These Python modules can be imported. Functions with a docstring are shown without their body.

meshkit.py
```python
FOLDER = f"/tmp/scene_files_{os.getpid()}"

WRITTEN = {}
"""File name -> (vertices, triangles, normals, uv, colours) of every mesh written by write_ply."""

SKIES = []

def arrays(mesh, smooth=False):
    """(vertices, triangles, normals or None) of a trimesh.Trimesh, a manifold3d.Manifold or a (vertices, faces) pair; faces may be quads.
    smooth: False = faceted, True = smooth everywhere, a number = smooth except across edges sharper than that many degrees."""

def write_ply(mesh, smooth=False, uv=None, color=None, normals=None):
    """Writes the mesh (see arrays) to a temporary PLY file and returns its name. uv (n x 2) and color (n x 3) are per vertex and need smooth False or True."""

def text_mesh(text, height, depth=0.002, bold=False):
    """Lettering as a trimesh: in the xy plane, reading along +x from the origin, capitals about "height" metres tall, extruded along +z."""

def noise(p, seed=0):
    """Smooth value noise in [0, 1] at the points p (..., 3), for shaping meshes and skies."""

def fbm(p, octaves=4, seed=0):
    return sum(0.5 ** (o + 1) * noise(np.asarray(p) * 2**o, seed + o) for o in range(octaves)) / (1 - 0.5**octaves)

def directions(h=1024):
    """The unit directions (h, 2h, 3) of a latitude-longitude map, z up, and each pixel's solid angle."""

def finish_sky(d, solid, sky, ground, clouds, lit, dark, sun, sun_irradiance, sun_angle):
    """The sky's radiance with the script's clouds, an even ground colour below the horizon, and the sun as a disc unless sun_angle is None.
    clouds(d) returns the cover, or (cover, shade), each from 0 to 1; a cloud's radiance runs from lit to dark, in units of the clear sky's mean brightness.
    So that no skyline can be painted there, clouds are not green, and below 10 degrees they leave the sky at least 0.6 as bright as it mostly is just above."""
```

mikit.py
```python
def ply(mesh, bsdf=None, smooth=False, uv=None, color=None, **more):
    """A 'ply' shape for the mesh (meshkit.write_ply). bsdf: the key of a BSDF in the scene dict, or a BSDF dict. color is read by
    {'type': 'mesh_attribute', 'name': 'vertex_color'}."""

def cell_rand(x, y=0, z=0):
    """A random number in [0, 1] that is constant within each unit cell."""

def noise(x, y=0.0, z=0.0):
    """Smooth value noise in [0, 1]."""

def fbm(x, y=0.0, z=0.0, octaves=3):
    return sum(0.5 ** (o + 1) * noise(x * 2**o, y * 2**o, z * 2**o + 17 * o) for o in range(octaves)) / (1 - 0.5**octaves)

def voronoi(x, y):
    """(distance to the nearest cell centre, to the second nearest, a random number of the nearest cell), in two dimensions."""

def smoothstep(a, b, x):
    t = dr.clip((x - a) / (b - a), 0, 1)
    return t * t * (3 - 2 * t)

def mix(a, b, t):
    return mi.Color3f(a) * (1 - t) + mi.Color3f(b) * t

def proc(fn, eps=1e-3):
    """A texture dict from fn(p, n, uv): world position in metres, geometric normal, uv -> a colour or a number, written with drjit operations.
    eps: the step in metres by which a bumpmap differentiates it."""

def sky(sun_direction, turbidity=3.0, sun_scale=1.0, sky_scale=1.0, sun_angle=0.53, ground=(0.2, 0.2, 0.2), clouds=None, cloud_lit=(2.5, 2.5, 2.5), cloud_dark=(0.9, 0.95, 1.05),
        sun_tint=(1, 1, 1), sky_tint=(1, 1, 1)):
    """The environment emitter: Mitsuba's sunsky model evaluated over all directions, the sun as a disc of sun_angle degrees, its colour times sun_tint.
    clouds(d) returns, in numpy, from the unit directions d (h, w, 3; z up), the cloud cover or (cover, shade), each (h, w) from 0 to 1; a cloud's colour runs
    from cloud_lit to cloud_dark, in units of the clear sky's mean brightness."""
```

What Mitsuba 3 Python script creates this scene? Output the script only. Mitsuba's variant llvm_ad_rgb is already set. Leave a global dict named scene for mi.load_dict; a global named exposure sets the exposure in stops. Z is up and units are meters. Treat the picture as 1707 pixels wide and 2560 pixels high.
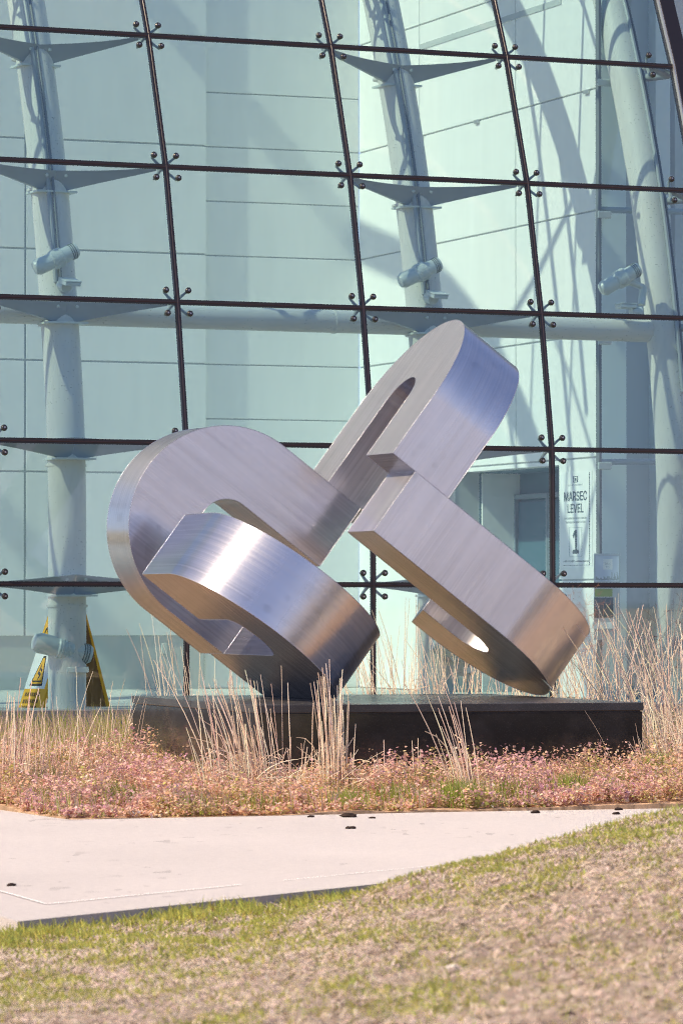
import math
import numpy as np
import trimesh
import mitsuba as mi
import drjit as dr
import mikit
import meshkit
from mikit import proc, noise, fbm, smoothstep, mix
from shapely.geometry import Polygon

scene, labels = {}, {}
T = mi.ScalarTransform4f
V = lambda *a: np.array(a, float)

# ------------------------------------------------------------------ camera, sky, exposure
EYE = 1.10                                   # eye height over the ground at the plinth
F = 10300.0 / 1707.0                         # focal length in picture widths (about 145 mm)
scene['camera'] = {
    'type': 'thinlens', 'fov': math.degrees(2 * math.atan(0.5 / F)), 'fov_axis': 'x',
    'aperture_radius': 0.009, 'focus_distance': 31.5, 'near_clip': 0.5, 'far_clip': 5000.0,
    'to_world': T().look_at(origin=[0, 0, EYE], target=[0, 10300, EYE + 1514 - 1280], up=[0, 0, 1]),
}
SUN = V(-0.617, -0.338, 0.71)
def thin_haze(d):
    """high thin cloud, streaky, over the whole sky"""
    n = meshkit.fbm(np.stack([d[..., 0] * 2.2, d[..., 1] * 2.2, d[..., 2] * 5.0], -1), 4, 3)
    m = meshkit.fbm(d * 6.0, 3, 9)
    e = np.exp(-np.clip(d[..., 2], 0, 1) / 0.16)
    return 0.06 + 0.22 * np.clip((n - 0.42) * 2.6, 0, 1) * (1 - e) + 0.62 * e, 0.6 * m * (1 - 0.7 * e)
scene['sky'] = mikit.sky(SUN.tolist(), turbidity=3.2, ground=(0.26, 0.21, 0.16), sun_scale=1.3, sky_scale=1.35, sky_tint=(1.04, 1.0, 1.2), sun_tint=(1.02, 0.98, 0.93), clouds=thin_haze,
                         cloud_lit=(2.4, 2.5, 3.25), cloud_dark=(1.4, 1.4, 1.75))
exposure = 1.45

# ------------------------------------------------------------------ helpers
def px(x, Z):
    """X of picture column x (photograph pixels) at distance Z"""
    return (x - 853.5) / 10300.0 * Z

PITCH = math.atan(234 / 10300.0)
def zat(y, Z):
    return EYE + Z * np.tan(PITCH + np.arctan((1280.0 - y) / 10300.0))

def key_for(name):
    if name not in scene and name not in labels:
        return name
    k = 1
    while f'{name}_{k:03d}' in scene or f'{name}_{k:03d}' in labels:
        k += 1
    return f'{name}_{k:03d}'

def thing(name, label, cat, group=None, kind=None):
    key = key_for(name)
    labels[key] = {'label': label, 'category': cat}
    if group: labels[key]['group'] = group
    if kind: labels[key]['kind'] = kind
    return key

USED = {}
def part(parent, name, mesh, bsdf, smooth=False, **kw):
    base = f'{parent}__{name}'
    n = USED.get(base, 0)
    key = base if n == 0 else f'{base}_{n:03d}'
    USED[base] = n + 1
    scene[key] = mikit.ply(mesh, bsdf, smooth=smooth, **kw)
    return key

def whole(key, mesh, bsdf, smooth=False, **kw):
    scene[key] = mikit.ply(mesh, bsdf, smooth=smooth, **kw)

def cat(ms):
    vs, fs, o = [], [], 0
    for m in ms:
        v, f = (m.vertices, m.faces) if hasattr(m, 'vertices') else m
        v = np.asarray(v); f = np.asarray(f)
        vs.append(v); fs.append(f + o); o += len(v)
    return trimesh.Trimesh(np.vstack(vs), np.vstack(fs), process=False)

def hexa(lo, hi, ch=0.0):
    """box between two corners, its edges chamfered by ch"""
    lo, hi = np.minimum(lo, hi), np.maximum(lo, hi)
    if ch <= 0:
        return trimesh.creation.box(extents=hi - lo, transform=trimesh.transformations.translation_matrix((lo + hi) / 2))
    pts = []
    for a in (0, 1):
        for b in (0, 1):
            for c in (0, 1):
                for k in range(3):
                    p = np.where([a, b, c], hi, lo).astype(float)
                    for j in range(3):
                        if j != k: p[j] += -ch if (a, b, c)[j] else ch
                    pts.append(p)
    return trimesh.convex.convex_hull(np.array(pts))

def tube(P, r, sides=12, caps=True):
    P = np.asarray(P, float); n = len(P); r = np.broadcast_to(r, (n,))
    t = np.gradient(P, axis=0); t /= np.linalg.norm(t, axis=1, keepdims=True)
    ref = V(0, 0, 1) if abs(t[0, 2]) < 0.9 else V(1, 0, 0)
    a = np.cross(t, ref); a /= np.linalg.norm(a, axis=1, keepdims=True); b = np.cross(t, a)
    an = np.arange(sides) * 2 * np.pi / sides
    v = P[:, None] + r[:, None, None] * (np.cos(an)[None, :, None] * a[:, None] + np.sin(an)[None, :, None] * b[:, None])
    i, j = np.meshgrid(np.arange(n - 1), np.arange(sides), indexing='ij')
    j2 = (j + 1) % sides
    q = np.stack([i * sides + j, (i + 1) * sides + j, (i + 1) * sides + j2, i * sides + j2], -1).reshape(-1, 4)
    f = np.vstack([q[:, [0, 2, 1]], q[:, [0, 3, 2]]])
    v = v.reshape(-1, 3)
    if caps:
        v = np.vstack([v, P[0], P[-1]]); k = n * sides
        s = np.arange(sides); s2 = (s + 1) % sides
        f = np.vstack([f, np.stack([s * 0 + k, s, s2], 1)[:, [0, 2, 1]] , np.stack([s * 0 + k + 1, (n - 1) * sides + s2, (n - 1) * sides + s], 1)[:, [0, 2, 1]]])
    m = trimesh.Trimesh(v, f, process=False)
    if m.volume < 0: m.invert()
    return m

def lathe(profile, origin, axis, sides=28):
    """profile: (along axis, radius) pairs"""
    prof = np.asarray(profile, float); ax = np.asarray(axis, float) / np.linalg.norm(axis)
    ref = V(0, 0, 1) if abs(ax[2]) < 0.9 else V(1, 0, 0)
    a = np.cross(ax, ref); a /= np.linalg.norm(a); b = np.cross(ax, a)
    an = np.arange(sides) * 2 * np.pi / sides
    ring = np.cos(an)[:, None] * a + np.sin(an)[:, None] * b
    v = (np.asarray(origin) + prof[:, 0][:, None, None] * ax + prof[:, 1][:, None, None] * ring[None]).reshape(-1, 3)
    i, j = np.meshgrid(np.arange(len(prof) - 1), np.arange(sides), indexing='ij'); j2 = (j + 1) % sides
    q = np.stack([i * sides + j, (i + 1) * sides + j, (i + 1) * sides + j2, i * sides + j2], -1).reshape(-1, 4)
    m = trimesh.Trimesh(v, np.vstack([q[:, [0, 1, 2]], q[:, [0, 2, 3]]]), process=False)
    return m

def place(m, fn):
    m = m.copy(); m.vertices = fn(np.asarray(m.vertices)); return m

def prism(poly, lo, hi, fn):
    """shapely polygon (or points) in two local coordinates, extruded lo..hi along the third; fn(p, q, e) -> world"""
    P = poly if isinstance(poly, Polygon) else Polygon(poly)
    m = trimesh.creation.extrude_polygon(P, 1.0, engine='earcut')
    v = np.asarray(m.vertices)
    m = trimesh.Trimesh(fn(v[:, 0], v[:, 1], lo + v[:, 2] * (hi - lo)), m.faces, process=False)
    if m.volume < 0: m.invert()
    return m

# ------------------------------------------------------------------ materials
def two(b): return {'type': 'twosided', 'bsdf': b}
def plastic(key, col, rough=0.4, spec=0.5, metallic=0.0, **kw):
    c = col if isinstance(col, dict) else {'type': 'rgb', 'value': list(col)}
    scene[key] = two({'type': 'principled', 'base_color': c, 'roughness': rough, 'specular': spec, 'metallic': metallic, **kw})

def steel_tone(p, n, uv):
    u, v = uv.x, uv.y                                   # u along the brushing, v across it
    s = fbm(u * 1.0, v * 22.0, 3.0) * 0.5 + fbm(u * 1.8, v * 110.0, 9.0) * 0.5
    w = smoothstep(0.3, 0.75, fbm(u * 1.5 + 4.0, v * 2.5, 2.0))
    blot = fbm(p.x * 1.7, p.y * 1.7, p.z * 2.3)
    stain = smoothstep(0.70, 0.84, noise(p.x * 13.0, p.y * 13.0, p.z * 13.0)) * smoothstep(0.55, 0.75, noise(p.x * 1.9, p.y * 1.9, p.z * 1.9 + 3.0))
    k = 0.81 + (s - 0.5) * (0.08 + 0.22 * w) + (blot - 0.5) * 0.10 - 0.10 * stain
    return mi.Color3f(k * 0.84, k * 0.83, k * 0.865)
def steel_across(p, n, uv):
    s = fbm(uv.x * 0.9, uv.y * 24.0, 5.0)
    return 0.075 + (s - 0.5) * 0.06
def steel_scuff(p, n, uv):
    s = fbm(uv.x * 0.8, uv.y * 75.0, 6.0)
    return 0.20 + 0.13 * smoothstep(0.3, 0.8, s)
scene['mat_steel'] = two({'type': 'blendbsdf', 'weight': proc(steel_scuff),
                          'fine': {'type': 'roughconductor', 'distribution': 'ggx', 'material': 'none', 'specular_reflectance': proc(steel_tone), 'alpha_u': 0.03, 'alpha_v': proc(steel_across)},
                          'scuffed': {'type': 'roughconductor', 'distribution': 'ggx', 'material': 'none', 'specular_reflectance': proc(steel_tone), 'alpha_u': 0.30, 'alpha_v': 0.48}})

def granite(p, n, uv):
    s = noise(p.x * 260, p.y * 260, p.z * 260)
    t = fbm(p.x * 6, p.y * 6, p.z * 6)
    k = 0.022 + 0.03 * smoothstep(0.72, 0.95, s) + 0.012 * smoothstep(0.45, 0.8, t)
    return mi.Color3f(k, k * 0.97, k * 1.02)
plastic('mat_granite', proc(granite), 0.09, 0.55)
def granite_cap(p, n, uv):
    s = noise(p.x * 240, p.y * 240, p.z * 240)
    t = fbm(p.x * 5, p.y * 5, p.z * 5)
    k = 0.036 + 0.05 * smoothstep(0.6, 0.95, s) + 0.015 * smoothstep(0.4, 0.8, t)
    return mi.Color3f(k, k * 0.98, k * 1.03)
plastic('mat_granite_cap', proc(granite_cap), 0.26, 0.4)

scene['mat_glass'] = {'type': 'thindielectric', 'int_ior': 1.5, 'specular_transmittance': {'type': 'rgb', 'value': [0.705, 0.885, 0.90]}}
for nm_, tint_ in (('mat_glass_deep', [0.68, 0.865, 0.885]), ('mat_glass_pale', [0.73, 0.90, 0.91])):
    scene[nm_] = {'type': 'thindielectric', 'int_ior': 1.5, 'specular_transmittance': {'type': 'rgb', 'value': tint_}}
scene['mat_clear'] = {'type': 'thindielectric', 'int_ior': 1.5, 'specular_transmittance': {'type': 'rgb', 'value': [0.80, 0.90, 0.90]}}
plastic('mat_gasket', (0.018, 0.015, 0.018), 0.38, 0.5)
plastic('mat_bronze', (0.034, 0.020, 0.022), 0.3, 0.6)
plastic('mat_knob', (0.02, 0.02, 0.022), 0.28, 0.6)
plastic('mat_screw', (0.55, 0.5, 0.5), 0.35, 0.5, 0.9)
def wallpaint(p, n, uv):
    t = fbm(p.x * 0.9, p.y * 0.9, p.z * 0.5); s = fbm(p.x * 9.0, p.y * 9.0, p.z * 1.2)
    k = 0.80 + 0.06 * (t - 0.5) + 0.05 * (s - 0.5)
    return mi.Color3f(k, k * 1.01, k * 0.985)
plastic('mat_wall', proc(wallpaint), 0.75, 0.2)
plastic('mat_joint', (0.5, 0.53, 0.53), 0.9, 0.1)
plastic('mat_base', (0.42, 0.43, 0.40), 0.7, 0.2)
def colpaint(p, n, uv):
    s = noise(p.x * 70, p.y * 70, p.z * 70); t = fbm(p.x * 5, p.y * 5, p.z * 2.0)
    k = 0.64 + 0.08 * (t - 0.5) - 0.28 * smoothstep(0.80, 0.93, s) * smoothstep(0.35, 0.6, t)
    return mi.Color3f(k, k * 0.985, k * 0.92)
plastic('mat_column', proc(colpaint), 0.5, 0.35)
plastic('mat_bracket', (0.35, 0.38, 0.40), 0.45, 0.4)
plastic('mat_cable', (0.20, 0.22, 0.24), 0.5, 0.4)
plastic('mat_lamp', (0.55, 0.60, 0.58), 0.35, 0.5)
plastic('mat_lamp_dark', (0.16, 0.18, 0.18), 0.5, 0.4)
plastic('mat_paper', (0.84, 0.85, 0.84), 0.6, 0.3)
plastic('mat_print', (0.07, 0.11, 0.14), 0.6, 0.3)
plastic('mat_print_soft', (0.33, 0.38, 0.42), 0.6, 0.3)
plastic('mat_yellow', (0.85, 0.42, 0.015), 0.4, 0.45)
plastic('mat_white_plastic', (0.80, 0.80, 0.78), 0.4, 0.45)
plastic('mat_black_print', (0.03, 0.025, 0.02), 0.5, 0.4)
plastic('mat_door', (0.06, 0.14, 0.19), 0.3, 0.5)
plastic('mat_recess', (0.08, 0.17, 0.215), 0.5, 0.4)
plastic('mat_door_frame', (0.20, 0.26, 0.30), 0.4, 0.4)
plastic('mat_alu', (0.55, 0.57, 0.58), 0.35, 0.5, 0.7)
def concrete(p, n, uv):
    t = fbm(p.x * 1.1, p.y * 0.8, 1.0); s = fbm(p.x * 40, p.y * 40, 2.0); g = noise(p.x * 220, p.y * 220, 0)
    sp = smoothstep(0.80, 0.9, noise(p.x * 16, p.y * 7, 5.0)) * smoothstep(0.55, 0.8, noise(p.x * 2.1, p.y * 1.1, 8.0))
    k = 0.44 + 0.05 * (t - 0.5) + 0.05 * (s - 0.5) + 0.04 * (g - 0.5) - 0.09 * sp
    return mi.Color3f(k * 1.0, k * 0.945, k * 0.91)
plastic('mat_concrete', proc(concrete), 0.8, 0.2)
plastic('mat_chalk', (0.78, 0.76, 0.74), 0.8, 0.2)
def lawn(p, n, uv):
    t = fbm(p.x * 1.2, p.y * 0.6, 0.0); s = fbm(p.x * 22, p.y * 9, 4.0); g = noise(p.x * 120, p.y * 60, 2)
    dry = mi.Color3f(0.38, 0.305, 0.24) * (0.55 + 0.9 * s) * (0.75 + 0.5 * g)
    green = mi.Color3f(0.36, 0.36, 0.09) * (0.6 + 0.8 * s)
    w = smoothstep(0.46, 0.62, t) * smoothstep(0.35, 0.65, fbm(p.x * 7, p.y * 3, 7.0))
    return mix(dry, green, w * 0.75)
plastic('mat_lawn', proc(lawn), 0.95, 0.1)
def mulch(p, n, uv):
    s = fbm(p.x * 24, p.y * 24, 3.0)
    return mi.Color3f(0.42, 0.29, 0.19) * (0.3 + 1.3 * s)
plastic('mat_mulch', proc(mulch), 0.95, 0.1)
plastic('mat_floor', (0.45, 0.46, 0.45), 0.5, 0.3)
VC = {'type': 'mesh_attribute', 'name': 'vertex_color'}
scene['mat_leaf'] = {'type': 'principledthin', 'base_color': VC, 'roughness': 0.6, 'diff_trans': 0.7, 'spec_trans': 0.0}
scene['mat_thatch'] = two({'type': 'principled', 'base_color': VC, 'roughness': 0.7, 'specular': 0.2})
scene['mat_blade'] = {'type': 'principledthin', 'base_color': VC, 'roughness': 0.55, 'diff_trans': 0.9, 'spec_trans': 0.0}
scene['mat_straw'] = two({'type': 'principled', 'base_color': VC, 'roughness': 0.55, 'specular': 0.3})
plastic('mat_bark', (0.045, 0.03, 0.025), 0.8, 0.2)
plastic('mat_stone', (0.62, 0.58, 0.53), 0.8, 0.2)
def grey_panel(p, n, uv):
    k = 0.55 + 0.05 * (fbm(p.x * 2, p.y * 2, p.z * 1.0) - 0.5)
    return mi.Color3f(k * 0.98, k, k * 0.99)
plastic('mat_grey_panel', proc(grey_panel), 0.4, 0.4)

# ------------------------------------------------------------------ ground
PV0, PVD = V(-1.383, 17.62), V(1.02, 1.56) / math.hypot(1.02, 1.56)        # near corner of the pavement and its near edge
PVN = V(-PVD[1], PVD[0])                                                    # away from the lawn
PAVE = -0.25
def sst(a, b, x):
    t = np.clip((x - a) / (b - a), 0, 1); return t * t * (3 - 2 * t)
def lawn_z(X, Y):
    base = EYE - (1.388 - 0.024 * (18 - np.clip(Y, 2, 18)))
    w = np.interp(X, [-1.2, -0.45, 0.0, 0.25, 0.6, 1.4, 3.0, 6.0], [0, 0.01, 0.135, 0.21, 0.275, 0.425, 0.56, 0.64])
    base = base - 0.035 * sst(-0.6, -1.35, X) * sst(14, 16.5, Y)
    wn = 0.15 + 0.12 * np.clip(X, -2.2, 3)
    k = sst(11.0, 16.0, Y); w = w * k + wn * (1 - k)
    edge = PV0[1] + (X - PV0[0]) * PVD[1] / PVD[0]                          # Y of the pavement's edge
    prof = (1 - sst(edge - 3.2, edge - 0.15, Y)) if np.ndim(Y) == 0 else (1 - sst(edge - 3.2, edge - 0.15, Y))
    prof = prof * (0.8 + 0.2 * sst(8, 16, Y))
    n = meshkit.fbm(np.stack([X * 1.4, Y * 0.7, X * 0], -1), 3, 4) - 0.5
    n2 = meshkit.noise(np.stack([X * 9, Y * 5, X * 0], -1), 8) - 0.5
    return base + w * prof + 0.05 * n + 0.014 * n2
def bed_z(X, Y):
    n = meshkit.fbm(np.stack([X * 1.8, Y * 1.8, X * 0], -1), 3, 2) - 0.5
    return -0.245 + 0.08 * sst(26.4, 29.2, Y) + 0.13 * sst(29.5, 33.0, Y) + 0.05 * n * sst(26, 26.8, Y)

# the lawn in front, finer where the picture sees it
gx = np.concatenate([np.linspace(-40, -3.2, 12, endpoint=False), np.linspace(-3.2, 4.2, 120), np.linspace(4.6, 40, 12)])
gy = np.concatenate([np.linspace(-60, 5, 12, endpoint=False), np.linspace(5, 23.5, 190)])
GX, GY = np.meshgrid(gx, gy, indexing='ij')
GZ = lawn_z(GX, GY)
past = (GX - PV0[0]) * PVN[0] + (GY - PV0[1]) * PVN[1]
GZ = np.where(past > 0.0, np.minimum(GZ, PAVE - 0.08), GZ)
i, j = np.meshgrid(np.arange(len(gx) - 1), np.arange(len(gy) - 1), indexing='ij'); m_ = len(gy)
q = np.stack([i * m_ + j, (i + 1) * m_ + j, (i + 1) * m_ + j + 1, i * m_ + j + 1], -1).reshape(-1, 4)
whole('lawn', (np.stack([GX, GY, GZ], -1).reshape(-1, 3), q), 'mat_lawn', smooth=True)
labels['lawn'] = {'label': 'dry brown lawn with patches of green on a low mound', 'kind': 'structure'}
# everything to the horizon
S = 2500.0
whole('ground', (np.array([[-S, -S, -0.75], [S, -S, -0.75], [S, S, -0.75], [-S, S, -0.75]]), np.array([[0, 1, 2, 3]])), 'mat_lawn')
labels['ground'] = {'label': 'flat ground reaching to the horizon around the lawn', 'kind': 'structure'}
# planting bed
labels['planting_bed'] = {'label': 'brown mulch soil of the planting bed around the plinth', 'kind': 'structure'}
# pavement: a slab with real edges
def gpt(xp, yp, z=PAVE):
    Z = (z - EYE) / math.tan(PITCH + math.atan((1280.0 - yp) / 10300.0)); return V(px(xp, Z), Z)
far = [gpt(-500, 2004), gpt(0, 2025), gpt(174, 2050), gpt(700, 2040), gpt(1100, 2031), gpt(1707, 2021), gpt(2300, 2012)]
LD = V(-0.30, 0.95)
pts = [PV0, PV0 + PVD * 14] + [V(9.0, far[-1][1])] + far[::-1] + [PV0 + LD / np.linalg.norm(LD) * 7.5]
whole('pavement', prism(np.array(pts), PAVE - 0.14, PAVE, lambda p, q_, e: np.stack([p, q_, e], -1)), 'mat_concrete')
labels['pavement'] = {'label': 'pale pinkish concrete path between lawn and planting bed', 'kind': 'structure'}
far_a = np.array(far)
def front_edge(X): return np.interp(X, far_a[:, 0], far_a[:, 1])
bx = np.linspace(-9, 12, 150); bt = np.concatenate([[0.0, 0.0], np.linspace(0.0, 1, 90)])
BX, BT = np.meshgrid(bx, bt, indexing='ij'); BF = front_edge(BX) - 0.01
BY = BF + BT * (37.8 - BF); BZ = bed_z(BX, BY); BZ[:, 0] = PAVE - 0.2; BZ[:, 1] = np.maximum(BZ[:, 1], PAVE + 0.0)
i, j = np.meshgrid(np.arange(len(bx) - 1), np.arange(len(bt) - 1), indexing='ij'); m_ = len(bt)
q = np.stack([i * m_ + j, (i + 1) * m_ + j, (i + 1) * m_ + j + 1, i * m_ + j + 1], -1).reshape(-1, 4)
whole('planting_bed', (np.stack([BX, BY, BZ], -1).reshape(-1, 3), q), 'mat_mulch', smooth=True)
def strip(a, b, wd, z):
    d = (b - a) / np.linalg.norm(b - a); n = V(-d[1], d[0]) * wd / 2
    return np.array([[*(a - n), z], [*(b - n), z], [*(b + n), z], [*(a + n), z]])
c0, c1 = gpt(117, 2263), gpt(-120, 2196)
sv = [strip(c0, c0 + PVD * 1.55, 0.016, PAVE + 0.004), strip(c0 + PVD * 1.9, c0 + PVD * 3.6, 0.010, PAVE + 0.004), strip(c1, c0, 0.014, PAVE + 0.0045)]
whole('pavement__chalk_line', (np.vstack(sv), np.arange(12).reshape(3, 4)), 'mat_chalk')
labels['pavement__chalk_line'] = {'label': 'thin white line along the path edge'}

# ------------------------------------------------------------------ plinth
HP = EYE - 0.703
def ptop(xp, yp):
    Z = -0.703 / math.tan(PITCH + math.atan((1280.0 - yp) / 10300.0)); return V(px(xp, Z), Z)
pL, pN, pR = ptop(329.8, 1740.2), ptop(639, 1763.5), ptop(1608, 1756.7)
e1 = (pR - pN); W1_ = np.linalg.norm(e1); e1 /= W1_
e2 = V(-e1[1], e1[0]); W2_ = (pL - pN) @ e2
e2k = (pL - pN) / W2_                                                         # follows the photograph's left side
def pl(u, v, z):
    u, v, z = np.broadcast_arrays(np.asarray(u, float), v, z)
    return np.stack([pN[0] + u * e1[0] + v * e2k[0], pN[1] + u * e1[1] + v * e2k[1], z], -1)
PB = thing('granite_plinth', 'low black polished granite plinth carrying the steel sculpture', 'plinth')
def plbox(u0, u1, v0, v1, z0, z1, ch=0.0):
    return place(hexa(V(u0, v0, z0), V(u1, v1, z1), ch), lambda v: pl(v[:, 0], v[:, 1], v[:, 2]))
part(PB, 'base', plbox(0.008, W1_ - 0.008, 0.008, W2_ - 0.008, -0.35, HP - 0.064), 'mat_granite')
vs_ = 0.50 * W2_
k0 = part(PB, 'cap_slab', plbox(0, W1_, 0, vs_ - 0.002, HP - 0.058, HP, 0.004), 'mat_granite_cap')
part(PB, 'cap_slab', plbox(0, W1_, vs_ + 0.002, W2_, HP - 0.058, HP, 0.004), 'mat_granite_cap')
part(PB, 'joint_bed', plbox(0.02, W1_ - 0.02, 0.02, W2_ - 0.02, HP - 0.064, HP - 0.058), 'mat_gasket')

# ------------------------------------------------------------------ sculpture: square steel bar, side U, bent in three planes
q = dict(yaw=20.3852, tilt=36.87, x=-0.1599, y=32.3184, z=1.1443, u=0.56, g=0.7952, ov=0.5934, aA=-0.4317, bA=-0.7982,
         b1=0.2031, bD=2.7531, ce=1.8465, cB=2.9572, La=0.9837, dk=2.1753, dks=0.2806)
yw, tl = math.radians(q['yaw']), math.radians(q['tilt'])
hz = V(math.cos(yw), math.sin(yw), 0)
D3 = V(math.sin(yw), -math.cos(yw), 0)
D2 = math.cos(tl) * hz - math.sin(tl) * V(0, 0, 1)
D1 = math.sin(tl) * hz + math.cos(tl) * V(0, 0, 1)
SO = V(q['x'], q['y'], q['z'] + EYE)
def sc(a, b, c):
    a, b, c = np.broadcast_arrays(np.asarray(a, float), np.asarray(b, float), np.asarray(c, float))
    return SO + q['u'] * (a[..., None] * D1 + b[..., None] * D2 + c[..., None] * D3)
g_ = q['g']; r_ = g_ / 2; R_ = r_ + 1; FF = 2 + g_; aA = q['aA']; ab = aA - 2 - g_; b1 = q['b1']; b0 = b1 - 1 - g_; ac = aA - 1 - r_
th = np.linspace(0, np.pi, 61)

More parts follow.
